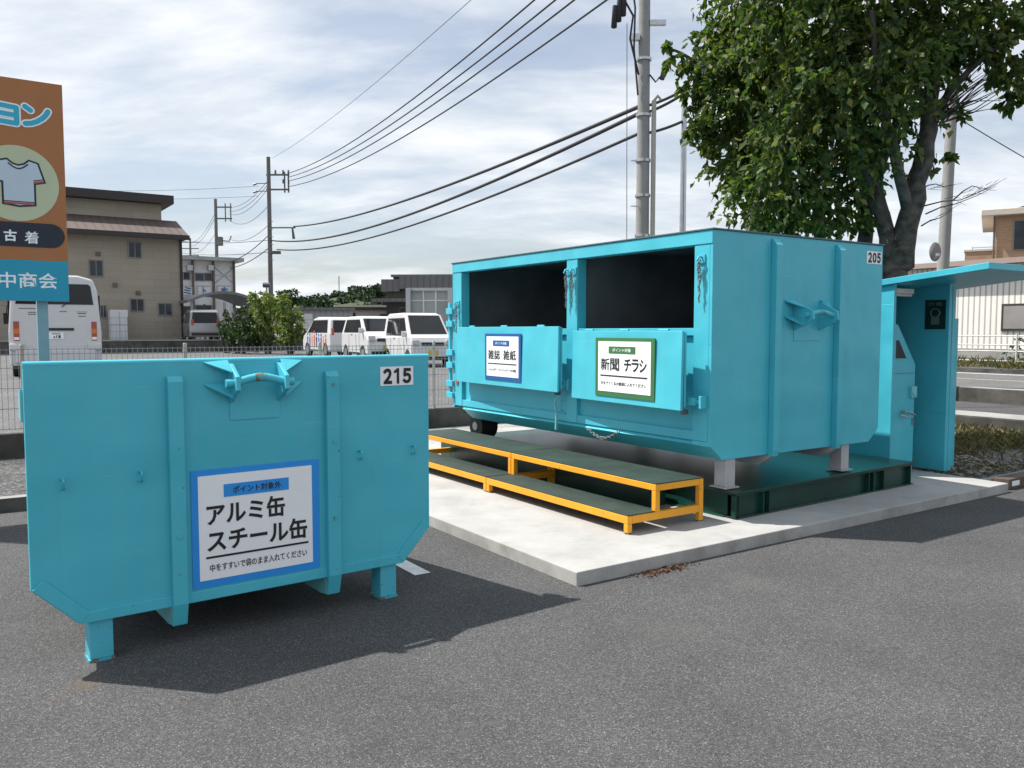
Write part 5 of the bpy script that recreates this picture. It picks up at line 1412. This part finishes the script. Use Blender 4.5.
def limb(b, pts, r0, r1, seg=9):
    pts = [Vector(p) for p in pts]
    # smooth path with a little wander
    out = []
    n = len(pts)
    for i in range(n - 1):
        for k in range(4):
            t = k / 4; p0 = pts[max(0, i - 1)]; p1 = pts[i]; p2 = pts[i + 1]; p3 = pts[min(n - 1, i + 2)]
            q = .5 * ((2 * p1) + (p2 - p0) * t + (2 * p0 - 5 * p1 + 4 * p2 - p3) * t * t + (3 * p1 - p0 - 3 * p2 + p3) * t ** 3)
            out.append(q + Vector((random.uniform(-1, 1), random.uniform(-1, 1), 0)) * r1 * .35)
    out.append(pts[-1])
    m_ = len(out)
    b.tube(out, [r0 + (r1 - r0) * k / (m_ - 1) for k in range(m_)], seg)
def W3(px, py, d):
    return Vector(((px - 512) / FPX * d, d, zat(py, d)))
# big tree on the right
D0 = 10.4
tr = thing('broadleaf_tree', 'large leafy tree with a thick grey forked trunk behind the shelter', 'tree', W3(898, 440, D0) , 0)
o0 = tr.location.copy()
def rel(v): return Vector(v) - o0
b = MB()
limb(b, [rel(W3(892, 455, D0)), rel(W3(891, 330, D0)), rel(W3(892, 285, D0)), rel(W3(897, 255, D0))], .215, .175, 14)
limb(b, [rel(W3(896, 268, D0)), rel(W3(903, 228, D0)), rel(W3(915, 168, D0)), rel(W3(922, 115, D0)), rel(W3(925, 40, D0 + .3)), rel(W3(915, -80, D0 + .4))], .15, .065, 12)
limb(b, [rel(W3(890, 272, D0)), rel(W3(880, 225, D0 + .1)), rel(W3(866, 185, D0 + .2)), rel(W3(850, 130, D0 + .3)), rel(W3(845, 40, D0 + .5)), rel(W3(830, -90, D0 + .5))], .115, .04)
b.build('trunk', M['bark'], tr)
b = MB()
limb(b, [rel(W3(889, 250, D0 + .2)), rel(W3(872, 180, D0 + .3)), rel(W3(888, 130, D0 + .2)), rel(W3(895, 30, D0))], .09, .03)
limb(b, [rel(W3(905, 215, D0)), rel(W3(890, 160, D0 - .3)), rel(W3(872, 90, D0 - .7)), rel(W3(862, 10, D0 - .9))], .08, .03)
limb(b, [rel(W3(922, 120, D0)), rel(W3(950, 80, D0 - .2)), rel(W3(985, 48, D0 - .3)), rel(W3(1010, 30, D0 - .3))], .05, .015, 6)
limb(b, [rel(W3(866, 185, D0)), rel(W3(830, 120, D0 - .2)), rel(W3(790, 70, D0 - .4)), rel(W3(750, 20, D0 - .4))], .06, .02, 6)
limb(b, [rel(W3(855, 160, D0)), rel(W3(815, 180, D0 - .3)), rel(W3(780, 200, D0 - .5))], .04, .012, 6)
limb(b, [rel(W3(863, 260, D0 + .6)), rel(W3(862, 200, D0 + .6)), rel(W3(858, 130, D0 + .5))], .11, .07, 8)
b.build('limb', M['bark'], tr)
random.seed(5)
for k in range(26):      # bare twigs fanning to the right
    s = W3(930 + random.uniform(-6, 6), 118 + random.uniform(-6, 10), D0 + random.uniform(-.2, .2))
    e = W3(random.uniform(960, 1000), random.uniform(42, 110), D0 + random.uniform(-.4, .4))
    mm = s.lerp(e, .5) + Vector((0, 0, random.uniform(-.06, .08)))
    MB().tube([rel(s), rel(mm), rel(e)], [.010, .007, .003], 4).build('twig', M['bark'], tr)
for (x0, y0, x1, y1, x2, y2) in ((919, 206, 955, 200, 1000, 178), (921, 214, 950, 204, 990, 186), (917, 226, 935, 218, 948, 208), (948, 200, 966, 186, 985, 188), (915, 190, 930, 184, 944, 186)):
    bt = MB(); p0_, p1_, p2_ = rel(W3(x0, y0, D0)), rel(W3(x1, y1, D0)), rel(W3(x2, y2, D0))
    bt.tube([p0_, p0_.lerp(p1_, .5) + Vector((0, 0, .02)), p1_, p1_.lerp(p2_, .5) - Vector((0, 0, .015)), p2_], [.010, .008, .006, .004, .002], 5)
    for q_ in range(7):
        o_ = p0_.lerp(p2_, .25 + q_ * .1); bt.tube([o_, o_ + Vector((random.uniform(.05, .2), random.uniform(-.1, .1), random.uniform(-.06, .10)))], [.004, .0015], 3)
    bt.build('twig', M['bark'], tr)
cl = []
def C(px, py, d, r, rz=None): 
    p = rel(W3(px, py, d)); cl.append((p.x, p.y, p.z, r, rz or r))
for args in ((800, 40, 9.9, .75), (850, 20, 10.2, .8), (905, 30, 10.2, .7), (870, 80, 9.8, .7), (820, 100, 9.7, .7), (790, 140, 9.9, .6), (840, 150, 10.0, .6, .55), (945, 15, 10.2, .55), (985, 20, 10.2, .38), (1000, 75, 10.1, .28), (985, 50, 10.2, .35), (1015, 60, 10.0, .22), (960, 60, 10.3, .3), (800, 205, 10.2, .5, .42), (835, 205, 10.6, .42, .4), (765, 180, 10.0, .5), (870, 130, 10.5, .45), (790, -60, 10, .9), (870, -80, 10.2, 1.0), (950, -60, 10.2, .8), (830, 60, 11, .8), (915, 50, 11, .5), (850, 215, 10.9, .28, .25), (935, 165, 10.6, .16), (940, 110, 10.3, .2), (775, 225, 10.4, .35, .2), (1000, 100, 10.1, .15), (1012, 20, 10.4, .2)):
    C(*args)
P_, D_, S_, T_ = sprays([(c[0], c[1], c[2], c[3] * .92, c[4] * .9) for c in cl], 215, 17, .098, 1.0, .55, .38)
leaf_mesh('crown', P_, D_, S_, M['leaf'], tr, wfac=.68)
b = MB()
for tw in T_[::5]:
    b.tube([tw[0], tw[len(tw) // 2], tw[-1]], [.006, .004, .002], 3, False)
stuff(b.build('fine_twigs', M['bark'], tr))
# second tree to its left, paler trunk
D2 = 12.3
t2 = thing('broadleaf_tree', 'leafy tree with a pale straight trunk leaning over the steel pole', 'tree', W3(750, 440, D2), 0)
o0 = t2.location.copy()
b = MB()
limb(b, [rel(W3(751, 430, D2)), rel(W3(750, 300, D2)), rel(W3(750, 215, D2)), rel(W3(752, 120, D2)), rel(W3(745, -40, D2))], .15, .06, 12)
b.build('trunk', M['barkpale'], t2)
b = MB()
limb(b, [rel(W3(751, 150, D2)), rel(W3(720, 90, D2 - .3)), rel(W3(685, 58, D2 - .6)), rel(W3(664, 48, D2 - .7))], .05, .012, 6)
limb(b, [rel(W3(751, 170, D2)), rel(W3(725, 130, D2 - .5)), rel(W3(705, 115, D2 - .8))], .04, .012, 6)
limb(b, [rel(W3(751, 110, D2)), rel(W3(770, 60, D2 - .5)), rel(W3(720, -10, D2 - .8))], .05, .015, 6)
b.build('limb', M['bark'], t2)
cl = []
for args in ((745, 20, 11.6, .7), (712, 75, 11.4, .42), (735, 90, 11.4, .7), (720, 125, 11.3, .42), (750, 150, 11.4, .6), (755, 40, 11.8, .8), (675, 52, 11.5, .24, .16), (712, 45, 11.6, .3), (760, 190, 11.6, .42, .4), (735, 170, 11.5, .32), (690, 85, 11.4, .28), (765, -50, 11.6, .9), (770, 100, 11.9, .7), (728, 185, 11.6, .14, .2), (702, 110, 11.3, .25), (688, 130, 11.3, .12, .12), (775, 212, 11.2, .3, .2)):
    C(*args)
P_, D_, S_, T_ = sprays([(c[0], c[1], c[2], c[3] * .9, c[4] * .9) for c in cl], 215, 17, .104, 1.0, .55, .38)
leaf_mesh('crown', P_, D_, S_, M['leaf'], t2, wfac=.68)
b = MB()
for tw in T_[::5]:
    b.tube([tw[0], tw[len(tw) // 2], tw[-1]], [.006, .004, .002], 3, False)
stuff(b.build('fine_twigs', M['bark'], t2))
# shrubs by the carport
def shrub(label, px, d, pys, r, m, per=75, size=.24, name='shrub', base=ZF):
    global o0, cl
    t = thing(name, label, 'shrub', at(px, d, base), 0); o0 = t.location.copy(); cl = []
    for (x, y, rr) in pys: C(x, y, d + random.uniform(-.5, .5), rr * .82)
    P_, D_, S_, T_ = sprays(cl, per, 8, size, .9, .3, .15)
    leaf_mesh('crown', P_, D_, S_, m, t, wfac=.6)
    b = MB()
    for k in range(5 if size > .2 else 0):
        a_ = random.uniform(-.4, .4); b.tube([(a_ * .3, 0, -.1), (a_, random.uniform(-.3, .3), 1.2), (a_ * 2, 0, 2.2)], [.06, .04, .015], 5)
    if size > .2: b.build('stem', M['bark'], t)
    return t
shrub('bright yellow green shrub under the tall utility pole', 268, 44, [(259, 298, .55), (268, 304, .7), (277, 300, .65), (263, 314, .7), (272, 325, .9), (262, 332, .7)], 1, M['leaf2'])
shrub('rounded yellow green shrub next to the grey shed', 291, 43, [(292, 325, .7), (298, 333, .6), (286, 332, .75), (290, 312, .7), (284, 303, .6)], 1, M['leaf2'])
shrub('dull green shrub beneath the carport roof end', 244, 44, [(247, 318, .5), (240, 326, .6), (250, 328, .6), (238, 334, .5), (255, 336, .5)], 1, M['leaf3'])
shrub('dark low hedge bush behind the wire fence', 238, 45, [(228, 333, .6), (240, 335, .7), (255, 337, .6), (266, 338, .6)], 1, M['leaf3'])
shrub('small slender shrub beside the silver minivan', 227, 46, [(226, 325, .4), (227, 315, .32), (227, 333, .45)], 1, M['leaf3'])
shrub('dark round tree top rising behind the bright shrub', 288, 62, [(288, 296, .9), (283, 300, .8), (294, 300, .8), (288, 308, 1.0), (290, 318, 1.0)], 1, M['leaf3'], 50, .34, 'small_tree')
shrub('small pale shrub by the carport post end', 257, 47, [(256, 300, .45), (262, 296, .4), (254, 305, .4)], 1, M['leaf2'])
shrub('leafy bush at the foot of the warehouse wall', 1012, 28.0, [(1012, 352, .35), (1020, 345, .4), (1016, 357, .35), (1030, 350, .5)], 1, M['leaf3'], 60, .12, base=.5)
# wooded hill
hb = MB()
hx = np.linspace(-420, 160, 60); hy = np.linspace(330, 700, 16)
prof_px = [(150, 322), (240, 310), (285, 299), (320, 296), (345, 290), (365, 287), (385, 285), (405, 287), (430, 295), (470, 300), (520, 304), (620, 312), (760, 320)]
def ridge(x):
    px = 512 + x / 420 * FPX
    ys = np.interp(px, [p[0] for p in prof_px], [p[1] for p in prof_px])
    return CAM_H + (330.6 - ys) / FPX * 420 - 3.5
vs = []
for j, y in enumerate(hy):
    f = math.exp(-((y - 430) / 75) ** 2) if y < 430 else math.exp(-((y - 430) / 220) ** 2)
    vs.append([hb.bm.verts.new((x, y, max(.2, ridge(x) * f + 1.2 * math.sin(x * .07 + y * .05)))) for x in hx])
for j in range(len(hy) - 1):
    for i in range(len(hx) - 1): hb.bm.faces.new((vs[j][i], vs[j][i + 1], vs[j + 1][i + 1], vs[j + 1][i])).smooth = True
struct(hb.build('wooded_hill', M['hillleaf']))
cl = []
for k in range(620):
    x = random.uniform(-300, 60); y = random.uniform(345, 445)
    f = math.exp(-((y - 430) / 75) ** 2) if y < 430 else math.exp(-((y - 430) / 220) ** 2)
    z = max(.5, ridge(x) * f)
    r = random.uniform(2.0, 4.2); cl.append((x, y, z + 1.2, r, r * random.uniform(.8, 1.15)))
P_, D_, S_, T_ = sprays(cl, 5.5, 5, 1.5, 2.2, .3)
stuff(leaf_mesh('hill_forest', P_, D_, S_, M['hillleaf'], None, wfac=.9))
# weeds, bank grass, stones, fallen leaves
def tufts(name, a0, a1, b0, b1, z, n, h0, h1, m, wf=.12, lean=.6):
    a = rng.uniform(a0, a1, n); bb = rng.uniform(b0, b1, n)
    # patchy: keep by low frequency noise
    keep = (np.sin(a * 2.1 + 1.3 * np.sin(bb * 1.7)) + np.sin(bb * 2.6 + a) + rng.normal(size=n) * .8) > -.6
    a, bb = a[keep], bb[keep]; n = len(a)
    P = np.stack([a * CT - bb * ST, a * ST + bb * CT, np.full(n, z)], 1)
    D = np.stack([rng.normal(size=n) * lean, rng.normal(size=n) * lean, np.ones(n)], 1)
    return stuff(leaf_mesh(name, P, D, rng.uniform(h0, h1, n), m, None, .3, wf))
tufts('weeds', A0 + 3.75, 13.2, 4.4, 8.5, .05, 9500, .025, .10, M['weed'], .20, .9)
tufts('weeds', 10.2, 13.2, 4.7, 7.5, .05, 7500, .05, .20, M['weed'], .16, .8)
tufts('bank_grass', 26.4, 28.4, -6, 22, .42, 10000, .12, .42, M['grass'], .10, .6)
tufts('bank_grass', 29.0, 30.8, -6, 22, .42, 5000, .1, .45, M['grass'], .10, .6)
b = MB()
random.seed(3)
for k in range(420):
    a = random.uniform(A0 + 3.75, 10.6); bb = random.uniform(4.45, 6.2); r = random.uniform(.012, .035); p = L(a, bb, .05 + r * .4)
    m4 = Matrix.Translation(p) @ Matrix.Rotation(random.uniform(0, 6), 4, 'Z') @ Matrix.Diagonal((r * 1.3, r, r * .7, 1))
    bmesh.ops.create_icosphere(b.bm, subdivisions=1, radius=1, matrix=m4)
stuff(b.build('gravel_stones', M['stone']))
n = 260
g0 = np.array([1.0, 5.42]); P = np.stack([g0[0] + rng.normal(size=n) * .10 + .0, g0[1] + rng.normal(size=n) * .035 + 0, np.full(n, .006)], 1)
P[:, 1] += (P[:, 0] - g0[0]) * .64
D = np.stack([rng.normal(size=n), rng.normal(size=n), rng.uniform(0, .4, n)], 1)
stuff(leaf_mesh('fallen_leaves', P, D, rng.uniform(.012, .03, n), M['dryleaf'], None, 0, .6))
# small kerb block with a white tag at the end of the pad
kb = thing('marker_block', 'low brown concrete block with a white tag at the right end of the pad', 'block', L(A0 + 3.82, 4.05, 0), TH)
b = MB(); b.box(0, .9, 0, .16, 0, .11); b.build('block', simple('brown_block', (.10, .07, .055), .8, var=.3, scale=12), kb, .01)
box('tag', M['white'], kb, .05, .2, -.004, -.0005, .035, .085)
